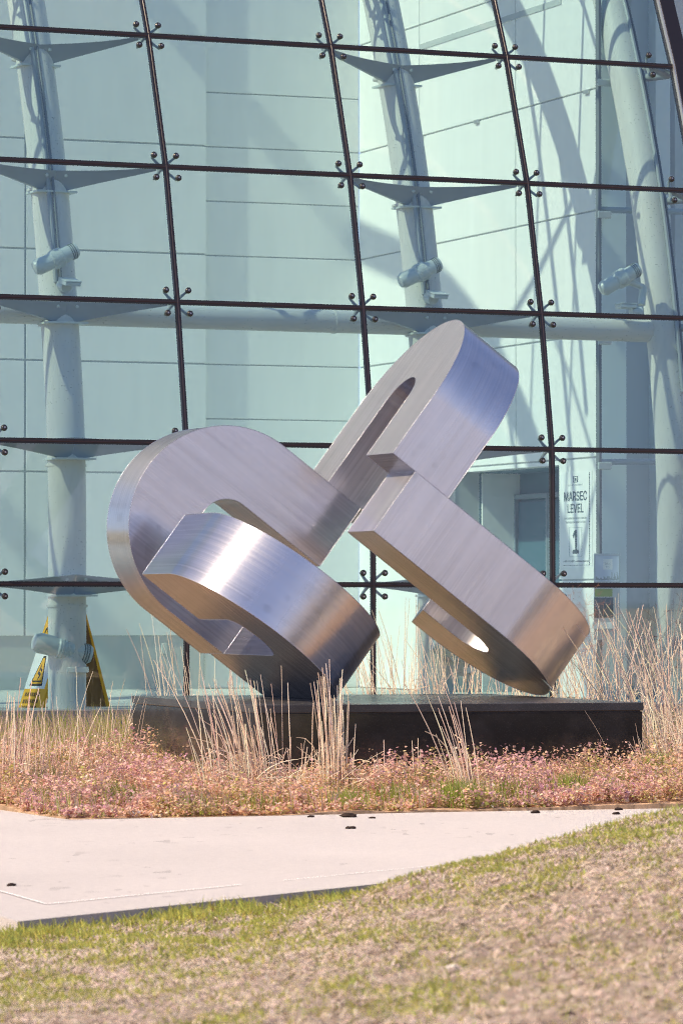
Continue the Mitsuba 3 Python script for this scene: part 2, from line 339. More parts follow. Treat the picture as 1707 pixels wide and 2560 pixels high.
def bar(poly, lo, hi, order, cap_brush, wall_brush):
    """closed outline (list of (p, q)), extruded lo..hi; every face has its own vertices, normals and brushing (uv).
    order: position in (a, b, c) of p, q and the extrusion."""
    P = np.array(poly, float); n = len(P)
    def world(p, qq, e):
        abc = [None] * 3
        abc[order[0]], abc[order[1]], abc[order[2]] = p, qq, e
        return sc(*abc)
    vs, fs, uvs, o = [], [], [], 0
    def add(v, f, uv):
        nonlocal o
        vs.append(v); fs.append(np.asarray(f) + o); uvs.append(uv); o += len(v)
    m = trimesh.creation.extrude_polygon(Polygon(P), 1.0, engine='earcut')
    tv, tf = trimesh.creation.triangulate_polygon(Polygon(P), engine='earcut')
    tv = np.asarray(tv)
    area = 0.5 * np.sum(P[:, 0] * np.roll(P[:, 1], -1) - P[:, 1] * np.roll(P[:, 0], -1))
    sgn = np.sign(np.linalg.det(np.eye(3)[list(order)])) * np.sign(np.dot(np.cross(D1, D2), D3))
    cuv = (tv if cap_brush == 0 else tv[:, ::-1]) * q['u']
    c0, c1, c2 = tv[tf[:, 0]], tv[tf[:, 1]], tv[tf[:, 2]]
    k_a, k_b = c1 - c0, c2 - c0
    tri_ccw = k_a[:, 0] * k_b[:, 1] - k_a[:, 1] * k_b[:, 0] > 0
    up = np.where(tri_ccw[:, None], tf, tf[:, ::-1])
    add(world(tv[:, 0], tv[:, 1], np.full(len(tv), hi)), up if sgn > 0 else up[:, ::-1], cuv)
    add(world(tv[:, 0], tv[:, 1], np.full(len(tv), lo)), up[:, ::-1] if sgn > 0 else up, cuv + 3.3)
    d = np.roll(P, -1, 0) - P; L = np.linalg.norm(d, axis=1); t = d / L[:, None]
    turn = np.arccos(np.clip((t * np.roll(t, 1, 0)).sum(1), -1, 1))            # at vertex k
    corners = [k for k in range(n) if turn[k] > 0.3]
    # plus where an arc starts or ends the tangent is continuous, so strips run from corner to corner
    for s, k in enumerate(corners):
        k2 = corners[(s + 1) % len(corners)]
        idx = [k]
        while idx[-1] != k2: idx.append((idx[-1] + 1) % n)
        pp = P[idx]; l = np.concatenate([[0], np.cumsum(np.linalg.norm(np.diff(pp, axis=0), axis=1))])
        ne = 2
        v = np.concatenate([world(pp[:, 0], pp[:, 1], np.full(len(pp), e)) for e in (lo, hi)])
        mm = len(pp); a = np.arange(mm - 1)
        f = np.vstack([np.stack([a, a + 1, a + 1 + mm], 1), np.stack([a, a + 1 + mm, a + mm], 1)])
        if (area > 0) != (sgn > 0): f = f[:, ::-1]
        uu = np.concatenate([l, l]); ee = np.concatenate([l * 0 + lo, l * 0 + hi])
        uv = np.stack([uu, ee], 1) if wall_brush == 'along' else np.stack([ee, uu], 1)
        add(v, f, (uv + s * 1.7) * q['u'])
    def rod(pts):
        m = tube(pts, 0.0026, 6, False); add(np.asarray(m.vertices), np.asarray(m.faces), np.zeros((len(m.vertices), 2)))
    for k in corners:
        rod(world(np.full(2, P[k, 0]), np.full(2, P[k, 1]), np.array([lo, hi])))
    for s, k in enumerate(corners):
        k2 = corners[(s + 1) % len(corners)]; idx = [k]
        while idx[-1] != k2: idx.append((idx[-1] + 1) % n)
        for e in (lo, hi): rod(world(P[idx, 0], P[idx, 1], np.full(len(idx), e)))
    return (np.vstack(vs), np.vstack(fs), np.vstack(uvs))

def arc(cx, cy, rad, fx, fy):
    return [(cx + fx(t) * rad, cy + fy(t) * rad) for t in th]
S_ = thing('steel_sculpture', 'large brushed stainless steel sculpture of square bars bent into interlocking loops', 'sculpture')
mid = 1 + r_
polyC = [(aA, 0.0)] + [(q['La'] + R_ * np.sin(t), mid - R_ * np.cos(t)) for t in th] + [(0.0, FF), (0.0, 1 + g_)] + [(q['La'] + r_ * np.sin(t), mid + r_ * np.cos(t)) for t in th] + [(aA, 1.0)]
polyA = [(aA, q['ov'])] + [(ac + R_ * np.cos(t), q['bA'] - R_ * np.sin(t)) for t in th] + [(ab, b1), (ab + 1, b1)] + [(ac - r_ * np.cos(t), q['bA'] - r_ * np.sin(t)) for t in th] + [(aA - 1, q['ov'])]
bm = b0 + 1 + r_
polyB = [(b0, q['ce'])] + [(bm - R_ * np.cos(t), q['cB'] + R_ * np.sin(t)) for t in th] + [(b0 + 2 * R_, 1 - q['ov']), (b1, 1 - q['ov'])] + [(bm + r_ * np.cos(t), q['cB'] + r_ * np.sin(t)) for t in th] + [(b0 + 1, q['ce'])]
polyD = [(1 - q['ov'], FF)] + [(q['bD'] + R_ * np.sin(t), mid + R_ * np.cos(t)) for t in th] + [(q['dk'] + q['dks'], 0.0), (q['dk'], 1.0)] + [(q['bD'] + r_ * np.sin(t), mid - r_ * np.cos(t)) for t in th] + [(1 - q['ov'], 1 + g_)]
for nm, args in (('upright_arch', (polyC, 0, 1, (0, 2, 1), 0, 'along')), ('side_ring', (polyA, 0, 1, (0, 1, 2), 1, 'along')),
                 ('lower_loop', (polyB, ab, ab + 1, (1, 2, 0), 0, 'along')), ('slanting_loop', (polyD, -1, 0, (1, 2, 0), 0, 'across'))):
    v_, f_, uv_ = bar(*args)
    part(S_, nm, (v_, f_), 'mat_steel', smooth=True, uv=uv_)

# ------------------------------------------------------------------ facade frame
PSI, FX0, PW = 0.413, -1.351, 1.785
cp, sp = math.cos(PSI), math.sin(PSI)
ZL = np.array([-1.08, 0.185, 1.421, 2.672, 3.895, 5.119, 6.30, 7.40, 8.40, 9.25, 9.95, 10.45, 10.75]) + EYE
LN = np.array([0.0, 0.0, 0.012, 0.228, 0.514, 0.951, 1.50, 2.20, 3.05, 4.15, 5.55, 7.4, 9.6])
LB = 8                                                                        # bars end here; the glass goes on as the roof
lean = lambda z: np.interp(z, ZL, LN)
zz_ = np.linspace(ZL[0], ZL[-1], 60)
def fp(s, n, z):
    s, n, z = np.broadcast_arrays(np.asarray(s, float), np.asarray(n, float), np.asarray(z, float))
    return np.stack([FX0 + s * cp - n * sp, 36 + s * sp + n * cp, z], -1)
def fbox(s0, s1, n0, n1, z0, z1, ch=0.0):
    return place(hexa(V(s0, n0, z0), V(s1, n1, z1), ch), lambda v: fp(v[:, 0], v[:, 1], v[:, 2]))
def s_at(xp, n, Zoff=None):
    """s of picture column xp on the plane n behind the facade's foot"""
    k = (xp - 853.5) / 10300.0
    return (k * (36 + n * cp) - FX0 + n * sp) / (cp - k * sp)

FA = thing('glass_facade', 'greenish glass curtain wall leaning back, with dark joints and bolted spider fittings', 'glass facade')
grng = np.random.default_rng(3)
K0, K1 = -7, 3                                                              # vertical joints, in panes from the joint left of the sculpture
for k in range(K0, K1):
    for l in range(len(ZL) - 1):
        z0, z1 = ZL[l], ZL[l + 1]; d = 0.012
        c = fp([k * PW + d, (k + 1) * PW - d, (k + 1) * PW - d, k * PW + d], [LN[l], LN[l], LN[l + 1], LN[l + 1]], [z0 + d, z0 + d, z1 - d, z1 - d])
        c = c + grng.normal(0, 0.0022, (4, 1)) * V(sp, -cp, 0)               # panes never hang quite true
        part(FA, 'pane', (c, np.array([[0, 1, 2, 3]])), ('mat_glass', 'mat_glass_deep', 'mat_glass_pale')[grng.integers(3)])
part(FA, 'sill', fbox(K0 * PW, K1 * PW + 0.12, -0.06, 0.10, -0.3, 0.20, 0.006), 'mat_cable')
def facade_n(l):
    t = V(0, LN[l + 1] - LN[l], ZL[l + 1] - ZL[l]); t /= np.linalg.norm(t); return t
def bars_between(s0, s1, n, z, thick, hgt):
    return fbox(s0, s1, n - thick, n + thick, z - hgt, z + hgt)
for l in range(1, LB + 1):
    part(FA, 'transom', cat([fbox(K0 * PW, K1 * PW, LN[l] - 0.012, LN[l] + 0.030, ZL[l] - 0.023, ZL[l] + 0.023)]), 'mat_gasket')
    part(FA, 'transom_bead', tube(fp(np.linspace(K0 * PW, K1 * PW, 8), LN[l] - 0.012, ZL[l] - 0.002), 0.006, 8), 'mat_bronze', smooth=40)
def post(s, half, n0, n1, zs):
    vs = []
    for z in zs:
        n = lean(z)
        vs += [fp(s - half, n + n0, z), fp(s + half, n + n0, z), fp(s + half, n + n1, z), fp(s - half, n + n1, z)]
    vs = np.array(vs); fs = []
    for a in range(len(zs) - 1):
        for e in range(4):
            fs.append([a * 4 + e, a * 4 + (e + 1) % 4, (a + 1) * 4 + (e + 1) % 4, (a + 1) * 4 + e])
    fs += [[3, 2, 1, 0], [4 * len(zs) - 4, 4 * len(zs) - 3, 4 * len(zs) - 2, 4 * len(zs) - 1]]
    return (vs, np.array(fs))
for k in range(K0, K1):
    part(FA, 'mullion', post(k * PW, 0.021, -0.014, 0.030, ZL[:LB + 1]), 'mat_gasket')
    part(FA, 'mullion_bead', tube(fp(k * PW + 0.001, LN[:LB + 1] - 0.014, ZL[:LB + 1]), 0.006, 8), 'mat_bronze', smooth=40)
part(FA, 'end_frame', post(K1 * PW + 0.05, 0.075, -0.05, 0.09, ZL[:LB + 1]), 'mat_gasket')
part(FA, 'end_trim', post(K1 * PW - 0.032, 0.007, -0.04, 0.0, ZL[:LB + 1]), 'mat_alu')

def on_pane(s, l_up, dz, off):
    """a point on the glass near level l, dz along the slope, off outwards"""
    l0 = l_up if dz > 0 else l_up - 1
    t = facade_n(min(max(l0, 0), len(ZL) - 2))
    nrm = V(0, -t[2], t[1])
    p = V(s, LN[l_up], ZL[l_up]) + t * dz + nrm * off
    return fp(*p), (fp(*(p + nrm)) - fp(*p))
for k in range(-1, 4):
    for l in range(1, 7):
        if k == 3 and l < 4: continue
        ce = fp(k * PW + (0.0 if k < 3 else -0.25), LN[l] + 0.10, ZL[l])
        arms = []
        sp_key = f'{FA}__spider_fitting'
        n_ = USED.get(sp_key, 0); USED[sp_key] = n_ + 1
        sk = sp_key if n_ == 0 else f'{sp_key}_{n_:03d}'
        bolts = []
        for sx in ((-1, 1) if k < 3 else (-1,)):
            for sz in (-1, 1):
                s_ = k * PW + sx * 0.105 if k < 3 else k * PW - 0.27
                a, d = on_pane(s_, l, sz * 0.105, 0.004)
                arms.append(tube(np.array([ce, (ce * 0.5 + (a - d * 0.06) * 0.5), a - d * 0.05, a - d * 0.012]), [0.020, 0.014, 0.011, 0.012], 8))
                bolts.append((a, d))
        arms.append(tube(np.array([ce, fp(k * PW + (0.0 if k < 3 else -0.25), LN[l] + 0.16, ZL[l])]), 0.03, 10))
        scene[sk] = mikit.ply(cat(arms), 'mat_bracket', smooth=35)
        for a, d in bolts:
            part(sk, 'bolt', lathe([(-0.01, 0.0), (-0.01, 0.024), (0.012, 0.029), (0.022, 0.027), (0.03, 0.018), (0.03, 0.0)], a, d, 14), 'mat_knob', smooth=30)
            part(sk, 'screw', lathe([(0.030, 0.0), (0.030, 0.0085), (0.034, 0.007), (0.034, 0.0)], a, d, 8), 'mat_screw')

# ------------------------------------------------------------------ steel columns behind the glass, with bracket arms
COLN = 0.60
zc_ = np.linspace(0.05, ZL[-1] - 0.1, 70)
lean_s = lambda z: np.interp(z, zc_, np.convolve(np.pad(lean(zc_), 3, 'edge'), np.ones(7) / 7, 'valid'))
def column_path(s_of):
    return fp(s_of(zc_), lean_s(zc_) + COLN, zc_)
colspec = [(lambda z: np.full_like(z, -0.5 * PW), 'pale steel column on the left, standing behind the yellow floor sign'),
           (lambda z: np.full_like(z, 1.5 * PW), 'pale steel column rising behind the sculpture between second and third joint'),
           (lambda z: np.full_like(z, 5.15), 'pale curved steel column next to the end frame of the glass'),
           (lambda z: np.full_like(z, -4.5 * PW), 'pale steel column farthest along the glass to the left')]
COLS = []
for ci, (so, lab) in enumerate(colspec):
    C = thing('steel_column', lab, 'column', 'curved columns behind the glass')
    COLS.append(C)
    part(C, 'shaft', tube(column_path(so), 0.168, 32), 'mat_column', smooth=40)
    if ci > 2: continue
    up = zc_ > 3.9 if ci < 2 else zc_ > 3.1
    for off, rad in ((-0.075, 0.020), (-0.03, 0.012)):
        ph = math.asin(off / 0.19) if ci < 2 else math.asin((off + 0.12) / 0.19)
        P = fp(so(zc_[up]) + 0.19 * math.sin(ph), lean_s(zc_[up]) + COLN - 0.19 * math.cos(ph), zc_[up])
        part(C, 'conduit', tube(P, rad, 8), 'mat_cable' if rad < 0.015 else 'mat_bracket', smooth=40)
    for l in range(1, 7):
        z = ZL[l]; n = LN[l]; sc_ = float(so(np.array([z]))[0])
        if ci < 2:
            nc = lean_s(z) + COLN
            for sg in (-1, 1):
                # a tapering arm: from the column's front out to the joint
                n0, n1 = n + 0.16, nc - 0.16
                slope = (LN[l + 1] - LN[l - 1]) / (ZL[l + 1] - ZL[l - 1])
                zb = z + 0.02 - 0.42 * slope
                prof = []
                for t_ in np.linspace(0, 1, 9):                            # 0 at the joint, 1 at the column
                    c_ = t_ ** 1.35
                    s_ = sc_ + sg * PW / 2 * 0.96 * (1 - t_); nn = n0 + (n1 + 0.03 - n0) * t_ ** 0.8; zz = z + (zb - z) * t_ ** 0.8
                    hu, hd, dn = 0.014 + 0.055 * c_, 0.024 + 0.105 * c_, 0.026 + 0.085 * c_
                    prof.append([fp(s_, nn - dn, zz + hu), fp(s_, nn - dn * 0.2, zz - hd), fp(s_, nn + dn * 0.5, zz - hd), fp(s_, nn + dn, zz + hu)])
                pv = np.array(prof).reshape(-1, 3); pf = []
                for a in range(8):
                    for e in range(4): pf.append([a * 4 + e, a * 4 + (e + 1) % 4, (a + 1) * 4 + (e + 1) % 4, (a + 1) * 4 + e])
                pf += [[0, 1, 2, 3], [35, 34, 33, 32]]
                ak = part(C, 'bracket_arm', (pv, np.array(pf)), 'mat_bracket')
                for bz in (0.028, -0.06):
                    part(ak, 'bolt', lathe([(0, 0.016), (0.022, 0.016), (0.026, 0.0)], fp(sc_ + sg * 0.09, n1 - 0.06 - (0.0 if bz > 0 else -0.055), zb + bz), fp(0, -1, 0) - fp(0, 0, 0), 8), 'mat_lamp', smooth=30)
            part(C, 'flange', cat([fbox(sc_ - 0.19, sc_ + 0.19, n1 - 0.10, n1 + 0.20, zb - 0.125, zb - 0.108)]), 'mat_lamp')
            part(C, 'collar', tube(fp(sc_, nc, np.array([z - 0.20, z - 0.18])), 0.182, 28), 'mat_column', smooth=40)
        else:
            nc = lean_s(z) + COLN
            part(C, 'bracket_arm', tube(np.array([fp(sc_ + 0.10, nc - 0.13, z - 0.06), fp(sc_ + 0.22, n + 0.2, z - 0.05), fp(3 * PW - 0.25, n + 0.10, z)]), [0.035, 0.045, 0.03], 10), 'mat_bracket', smooth=40)
for ci, (s0_, z0_, s1_, z1_) in ((0, (-0.89, 5.95, 2.68, 8.5)), (1, (2.68, 6.6, -0.89, 8.8)), (0, (-0.89, 7.3, -4.2, 9.2)), (0, (-4.4, 6.3, -0.89, 8.6)), (1, (0.9, 6.1, 2.68, 7.6))):
    tt = np.linspace(0, 1, 14); zb_ = EYE + z0_ + (z1_ - z0_) * tt
    part(COLS[ci], 'brace_rod', tube(fp(s0_ + (s1_ - s0_) * tt, lean_s(zb_) + COLN - 0.1, zb_), 0.042, 10), 'mat_column', smooth=40)
# the long tube that ties the columns
ztube = zat(802, 37.4)
ntube = float(lean_s(ztube)) + COLN
TB = thing('tie_tube', 'long horizontal pale steel tube joining the columns behind the glass', 'steel tube')
part(TB, 'barrel', tube(fp(np.linspace(-6.5, 5.0, 12), ntube + 0.02, ztube), 0.105, 24), 'mat_column', smooth=40)
part(TB, 'coupling', tube(fp(np.array([PW * 0.98, PW * 0.98 + 0.03]), ntube + 0.02, ztube), 0.112, 24), 'mat_column', smooth=40)

# ------------------------------------------------------------------ walls inside
YN, XN = 39.9, px(1494, 39.9)
YF, XF = 45.7, px(897, 45.7)
w3d = V(XF - XN, YF - YN); W3L = np.linalg.norm(w3d); w3d /= W3L             # from the near end into the building
w3n = V(-w3d[1], w3d[0])                                                      # to the left, the lit side
if w3n[0] > 0: w3n = -w3n
along = -w3n                                                                  # to the right, along the back walls
def w3(t, o, z):
    t, o, z = np.broadcast_arrays(np.asarray(t, float), np.asarray(o, float), np.asarray(z, float))
    return np.stack([XN + t * w3d[0] + o * w3n[0], YN + t * w3d[1] + o * w3n[1], z], -1)
def t3(xp):
    k = (xp - 853.5) / 10300.0
    return (k * YN - XN) / (w3d[0] - k * w3d[1])
def w3box(t0, t1, o0, o1, z0, z1, ch=0.0):
    return place(hexa(V(t0, o0, z0), V(t1, o1, z1), ch), lambda v: w3(v[:, 0], v[:, 1], v[:, 2]))
WT = 8.1
FL = 0.19                                                                     # inside floor
MOD = np.array([-0.33, 0.25, 1.44, 2.64, 3.84, 5.03, 6.23, 7.43, 8.63, 9.45]) + EYE
MOD[0] = EYE - 0.335
J = 0.009
# wall W3 (returns toward the glass)
WR = thing('return_wall', 'bright cream panelled wall running back from the glass, striped by shadows', 'wall')
dl, dr_ = t3(1397), t3(1133)
dtop = EYE + 1.39
part(WR, 'core', cat([w3box(0.01, dl - 0.01, -0.30, -0.022, FL, WT), w3box(dr_ + 0.01, W3L, -0.30, -0.022, FL, WT), w3box(dl - 0.01, dr_ + 0.01, -0.30, -0.022, dtop + 0.01, WT)]), 'mat_joint')
cuts = [0.0, t3(1289), t3(1048), W3L]
zs = [FL] + list(MOD[1:7]) + [WT]
for a in range(3):
    for l in range(len(zs) - 1):
        t0_, t1_, z0, z1 = cuts[a] + (J if a else 0), cuts[a + 1] - J, zs[l] + J, zs[l + 1] - J
        if z1 <= MOD[2] and True:
            segs = []
            for (x0, x1) in ((t0_, min(t1_, dl)), (max(t0_, dr_), t1_)):
                if x1 - x0 > 0.03: segs.append((x0, x1))
            for (x0, x1) in segs: part(WR, 'panel', w3box(x0, x1, -0.022, 0.0, z0, z1, 0.003), 'mat_wall')
            if z1 > dtop and t0_ < dr_ and t1_ > dl:
                part(WR, 'panel', w3box(max(t0_, dl) + 0.001, min(t1_, dr_) - 0.001, -0.022, 0.0, dtop, z1, 0.003), 'mat_wall')
        else:
            part(WR, 'panel', w3box(t0_, t1_, -0.022, 0.0, z0, z1, 0.003), 'mat_wall')
part(WR, 'end_face', w3box(-0.012, 0.008, -0.30, -0.002, FL, 8.2, 0.003), 'mat_wall')
# dark handrail slot high on the wall
sl0, sl1 = t3(1050), t3(1405)
def zline(xp, yp):
    t = t3(xp); return EYE - (yp - 1514) / 10300.0 * (YN + t * w3d[1])
part(WR, 'slot', w3box(sl0, sl1, 0.0, 0.012, zline(1230, 55) - 0.030, zline(1230, 55) + 0.030), 'mat_joint')
for xx, yy in ((1470, 226), (1195, 301), (1055, 340)):
    t_ = t3(xx); part(WR, 'clip', w3box(t_ - 0.05, t_ + 0.05, 0.0, 0.03, zline(xx, yy) - 0.02, zline(xx, yy) + 0.02, 0.004), 'mat_alu')
# recessed doors in the opening
dd = -0.75
part(WR, 'soffit', w3box(dl, dr_, dd, -0.30, dtop, dtop + 0.06), 'mat_recess')
part(WR, 'cheek', w3box(dl - 0.06, dl, dd, -0.30, FL, dtop), 'mat_recess')
part(WR, 'cheek', w3box(dr_, dr_ + 0.06, dd, -0.30, FL, dtop), 'mat_recess')
part(WR, 'recess_back', w3box(dl - 0.06, dr_ + 0.06, dd - 0.08, dd, FL, dtop + 0.06), 'mat_recess')
nd = 3
wdr = (dr_ - dl) / nd
for a in range(nd):
    t0_, t1_ = dl + a * wdr + 0.06, dl + (a + 1) * wdr - 0.06
    dk_ = part(WR, 'door', w3box(t0_, t1_, dd, dd + 0.035, FL + 0.01, dtop - 0.30, 0.004), 'mat_door')
    part(dk_, 'frame', cat([w3box(t0_ - 0.05, t0_ - 0.005, dd, dd + 0.07, FL, dtop - 0.22, 0.004), w3box(t1_ + 0.005, t1_ + 0.05, dd, dd + 0.07, FL, dtop - 0.22, 0.004), w3box(t0_ - 0.004, t1_ + 0.004, dd, dd + 0.07, dtop - 0.27, dtop - 0.22, 0.004)]), 'mat_door_frame')
    part(dk_, 'push_bar', w3box(t0_ + 0.06, t1_ - 0.06, dd + 0.035, dd + 0.08, FL + 1.02, FL + 1.06, 0.006), 'mat_cable')

# back walls, parallel to the facade
w2o = V(XF, YF)
def bw(u, n, z):
    """u to the right from the corner with the return wall, n toward the viewer"""
    u, n, z = np.broadcast_arrays(np.asarray(u, float), np.asarray(n, float), np.asarray(z, float))
    return np.stack([w2o[0] + u * along[0] - n * w3d[0], w2o[1] + u * along[1] - n * w3d[1], z], -1)
def u_at(xp, n):
    k = (xp - 853.5) / 10300.0; o = w2o - n * w3d
    return (k * o[1] - o[0]) / (along[0] - k * along[1])
def bwbox(u0, u1, n0, n1, z0, z1, ch=0.0):
    return place(hexa(V(u0, n0, z0), V(u1, n1, z1), ch), lambda v: bw(v[:, 0], v[:, 1], v[:, 2]))
PR = 0.07                                                                      # how far the left part stands proud
uE = u_at(514, PR)
BWk = thing('back_wall', 'pale recessed wall of narrow horizontal panels behind the sculpture', 'wall')
part(BWk, 'core', bwbox(uE - 0.3, 0.0, -0.3, -0.02, FL, 10.6), 'mat_joint')
zs2 = [FL] + [z for z in np.arange(EYE - 0.345, 10.0, 0.5975)] + [10.5]
for l in range(len(zs2) - 1):
    part(BWk, 'panel', bwbox(uE - 0.28, -0.004, -0.02, 0.0, zs2[l] + 0.007, zs2[l + 1] - 0.007, 0.003), 'mat_wall')
BL = thing('side_wall', 'pale wall of tall panels standing proud at the left, over a grey base', 'wall')
part(BL, 'core', bwbox(-9.0, uE - 0.012, -0.3, PR - 0.02, FL, 10.6), 'mat_joint')
uJ = [u_at(62, PR), u_at(62, PR) - 1.95, u_at(62, PR) - 3.9]
ub = [-9.0, uJ[2], uJ[1], uJ[0], uE]
for a in range(4):
    for l in range(len(MOD) - 1):
        part(BL, 'panel', bwbox(ub[a] + 0.012, ub[a + 1] - (0.012 if a < 3 else 0.0), PR - 0.02, PR, MOD[l] + 0.011, MOD[l + 1] - 0.011, 0.003), 'mat_wall')
    part(BL, 'base_panel', bwbox(ub[a] + 0.05 - 0.04, ub[a + 1] - 0.008 + (0 if a < 3 else 0.008), PR - 0.045, PR - 0.03, FL + 0.10, MOD[0] - 0.006, 0.003), 'mat_base')
    part(BL, 'skirting', bwbox(ub[a] + 0.003, ub[a + 1] - 0.003, PR - 0.045, PR - 0.02, FL, FL + 0.095, 0.003), 'mat_wall')
part(BL, 'socket_box', bwbox(u_at(405, PR), u_at(418, PR), PR - 0.03, PR, zat(1640, 43), zat(1612, 43), 0.003), 'mat_lamp')
# shaded room on the right
RW = thing('right_room_wall', 'shaded pale wall behind the glass at the far right', 'wall')
part(RW, 'panel', bwbox(0.32, 6.0, 2.6, 2.7, FL, 4.4), 'mat_wall')
part(RW, 'panel', bwbox(0.32, 6.0, 2.6, 2.7, 4.42, 8.2), 'mat_wall')
part(RW, 'rail', bwbox(2.2, 6.0, 2.7, 2.74, FL + 2.0, FL + 2.04), 'mat_alu')
whole('indoor_floor', (np.vstack([fp(-8, 0.03, FL), fp(8, 0.03, FL), fp(8, 12, FL), fp(-8, 12, FL)]), np.array([[0, 1, 2, 3]])), 'mat_floor')
labels['indoor_floor'] = {'label': 'pale floor inside behind the glass', 'kind': 'structure'}
# glass screen beside the end of the return wall
GS = thing('glass_screen', 'tall clear glass screen with clamps beside the end of the return wall', 'glass screen')
s0g, ng = s_at(1498, 1.75), 1.75
part(GS, 'pane', (fp([s0g, s0g + 1.6, s0g + 1.6, s0g], ng, [FL, FL, 7.6, 7.6]), np.array([[0, 1, 2, 3]])), 'mat_clear')
part(GS, 'edge_post', fbox(s0g - 0.018, s0g + 0.012, ng - 0.03, ng + 0.04, FL, 7.6, 0.004), 'mat_cable')
for yy in (207, 537, 853, 1165):
    zz = zat(yy, 39.6)
    part(GS, 'clamp', fbox(s0g - 0.035, s0g + 0.11, ng - 0.05, ng - 0.032, zz - 0.035, zz + 0.035, 0.006), 'mat_lamp')
for yy in (515, 1147):
    zz = zat(yy, 39.6)
    part(GS, 'rail', tube(np.array([fp(s0g, ng + 0.04, zz - 0.03), fp(s0g + 1.6, ng + 0.1, zz + 0.0)]), 0.03, 10), 'mat_bracket', smooth=40)
# the building's flank past the end of the glass
FK = thing('flank_wall', 'grey wall with a dark upright slot past the end frame of the glass', 'wall')
def fkx(x0, x1, n0, n1): return fbox(s_at(x0, n0), s_at(x1, n0), n0, n1, 0.0, 8.6)
part(FK, 'panel', fkx(1688, 1900, 2.3, 2.4), 'mat_grey_panel')
part(FK, 'pilaster', fkx(1640, 1676, 2.25, 2.5), 'mat_white_plastic')
part(FK, 'slot', fkx(1676.5, 1687.5, 2.45, 2.5), 'mat_gasket')
part(FK, 'back', fkx(1560, 1640, 2.4, 2.5), 'mat_grey_panel')

# ------------------------------------------------------------------ lamps and little boxes on the columns
def spotlight(cpos, aim, label, side, group='spotlights clamped to the columns', scale=1.0):
    L = thing('spotlight', label, 'spotlight', group)
    a = np.asarray(aim, float); a /= np.linalg.norm(a); sC = scale
    pr = lambda P: [(x * sC, r * sC) for x, r in P]
    part(L, 'body', lathe(pr([(-0.20, 0.0), (-0.20, 0.058), (-0.185, 0.066), (-0.06, 0.068), (-0.05, 0.083), (0.05, 0.083), (0.06, 0.072), (0.15, 0.072)]), cpos, a, 24), 'mat_lamp', smooth=35)
    part(L, 'hood', lathe(pr([(0.148, 0.073), (0.19, 0.073), (0.225, 0.055), (0.238, 0.0)]), cpos, a, 24), 'mat_lamp', smooth=35)
    for k in range(4):
        x = -0.035 + 0.02 * k
        part(L, 'fin', lathe(pr([(x, 0.08), (x, 0.089), (x + 0.008, 0.089), (x + 0.008, 0.08)]), cpos, a, 24), 'mat_lamp', smooth=35)
    for k in range(3):
        x = -0.175 + 0.018 * k
        part(L, 'rear_fin', lathe(pr([(x, 0.064), (x, 0.072), (x + 0.007, 0.072), (x + 0.007, 0.064)]), cpos, a, 24), 'mat_lamp_dark', smooth=35)
    part(L, 'yoke', tube(np.array([cpos, (np.asarray(cpos) + side) / 2 + V(0, 0, 0.0), side]), 0.03 * sC, 10), 'mat_lamp', smooth=40)
    return L
def box_unit(cpos, dirv, label, lift, group='small sensor boxes under the spotlights'):
    L = thing('sensor_box', label, 'sensor box', group)
    d = np.asarray(dirv, float); d /= np.linalg.norm(d); s2 = np.cross(d, V(0, 0, 1)); s2 /= np.linalg.norm(s2); u2 = np.cross(s2, d)
    def fr(v): return np.asarray(cpos) + v[:, 0:1] * s2 + v[:, 1:2] * d + v[:, 2:3] * u2
    part(L, 'case', place(hexa(V(-0.075, -0.08, -0.018), V(0.075, 0.08, 0.018), 0.005), fr), 'mat_lamp')
    part(L, 'lid', place(hexa(V(-0.079, -0.084, 0.018), V(0.079, 0.084, 0.030), 0.004), fr), 'mat_lamp')
    part(L, 'mount', lathe([(0, 0.0), (0, 0.05), (0.06, 0.055), (0.10, 0.055), (0.10, 0.0)], np.asarray(cpos) - d * 0.05 - u2 * 0.05, -d, 16), 'mat_lamp', smooth=35)
    return L
for ci, C in enumerate(COLS[:3]):
    so = colspec[ci][0]
    who = ('on the leftmost column', 'on the column above the sculpture', 'on the column next to the end frame')[ci]
    if ci < 2:
        X0, Y0 = ((141, 646), (1052, 680))[ci]
        Zc = (36.12, 37.55)[ci]
        cpos = V(px(X0, Zc), Zc, zat(Y0, Zc))
        back = fp(float(so(np.array([cpos[2]]))[0]), lean_s(cpos[2]) + COLN - 0.1, cpos[2])
        spotlight(cpos, (-0.85, -0.30, -0.42), 'grey metal spotlight pointing down left ' + who, back)
        X1, Y1 = ((173, 706), (1092, 738))[ci]
        box_unit(V(px(X1, Zc), Zc, zat(Y1, Zc)), (0.45, -0.80, -0.25), 'small grey sensor box below the spotlight ' + who, 0)
    else:
        Zc = 38.45
        cpos = V(px(1553, Zc), Zc, zat(696, Zc))
        back = V(px(1612, Zc), Zc + 0.15, zat(715, Zc))
        LK = spotlight(cpos, (-0.86, -0.2, -0.50), 'grey metal spotlight pointing down left ' + who, back)
        part(LK, 'stem', tube(np.array([back, V(px(1606, Zc), Zc + 0.1, zat(760, Zc))]), 0.035, 12), 'mat_lamp', smooth=40)
        box_unit(V(px(1565, Zc), Zc, zat(766, Zc)), (-0.9, -0.3, 0.0), 'small grey sensor box below the spotlight ' + who, 0)
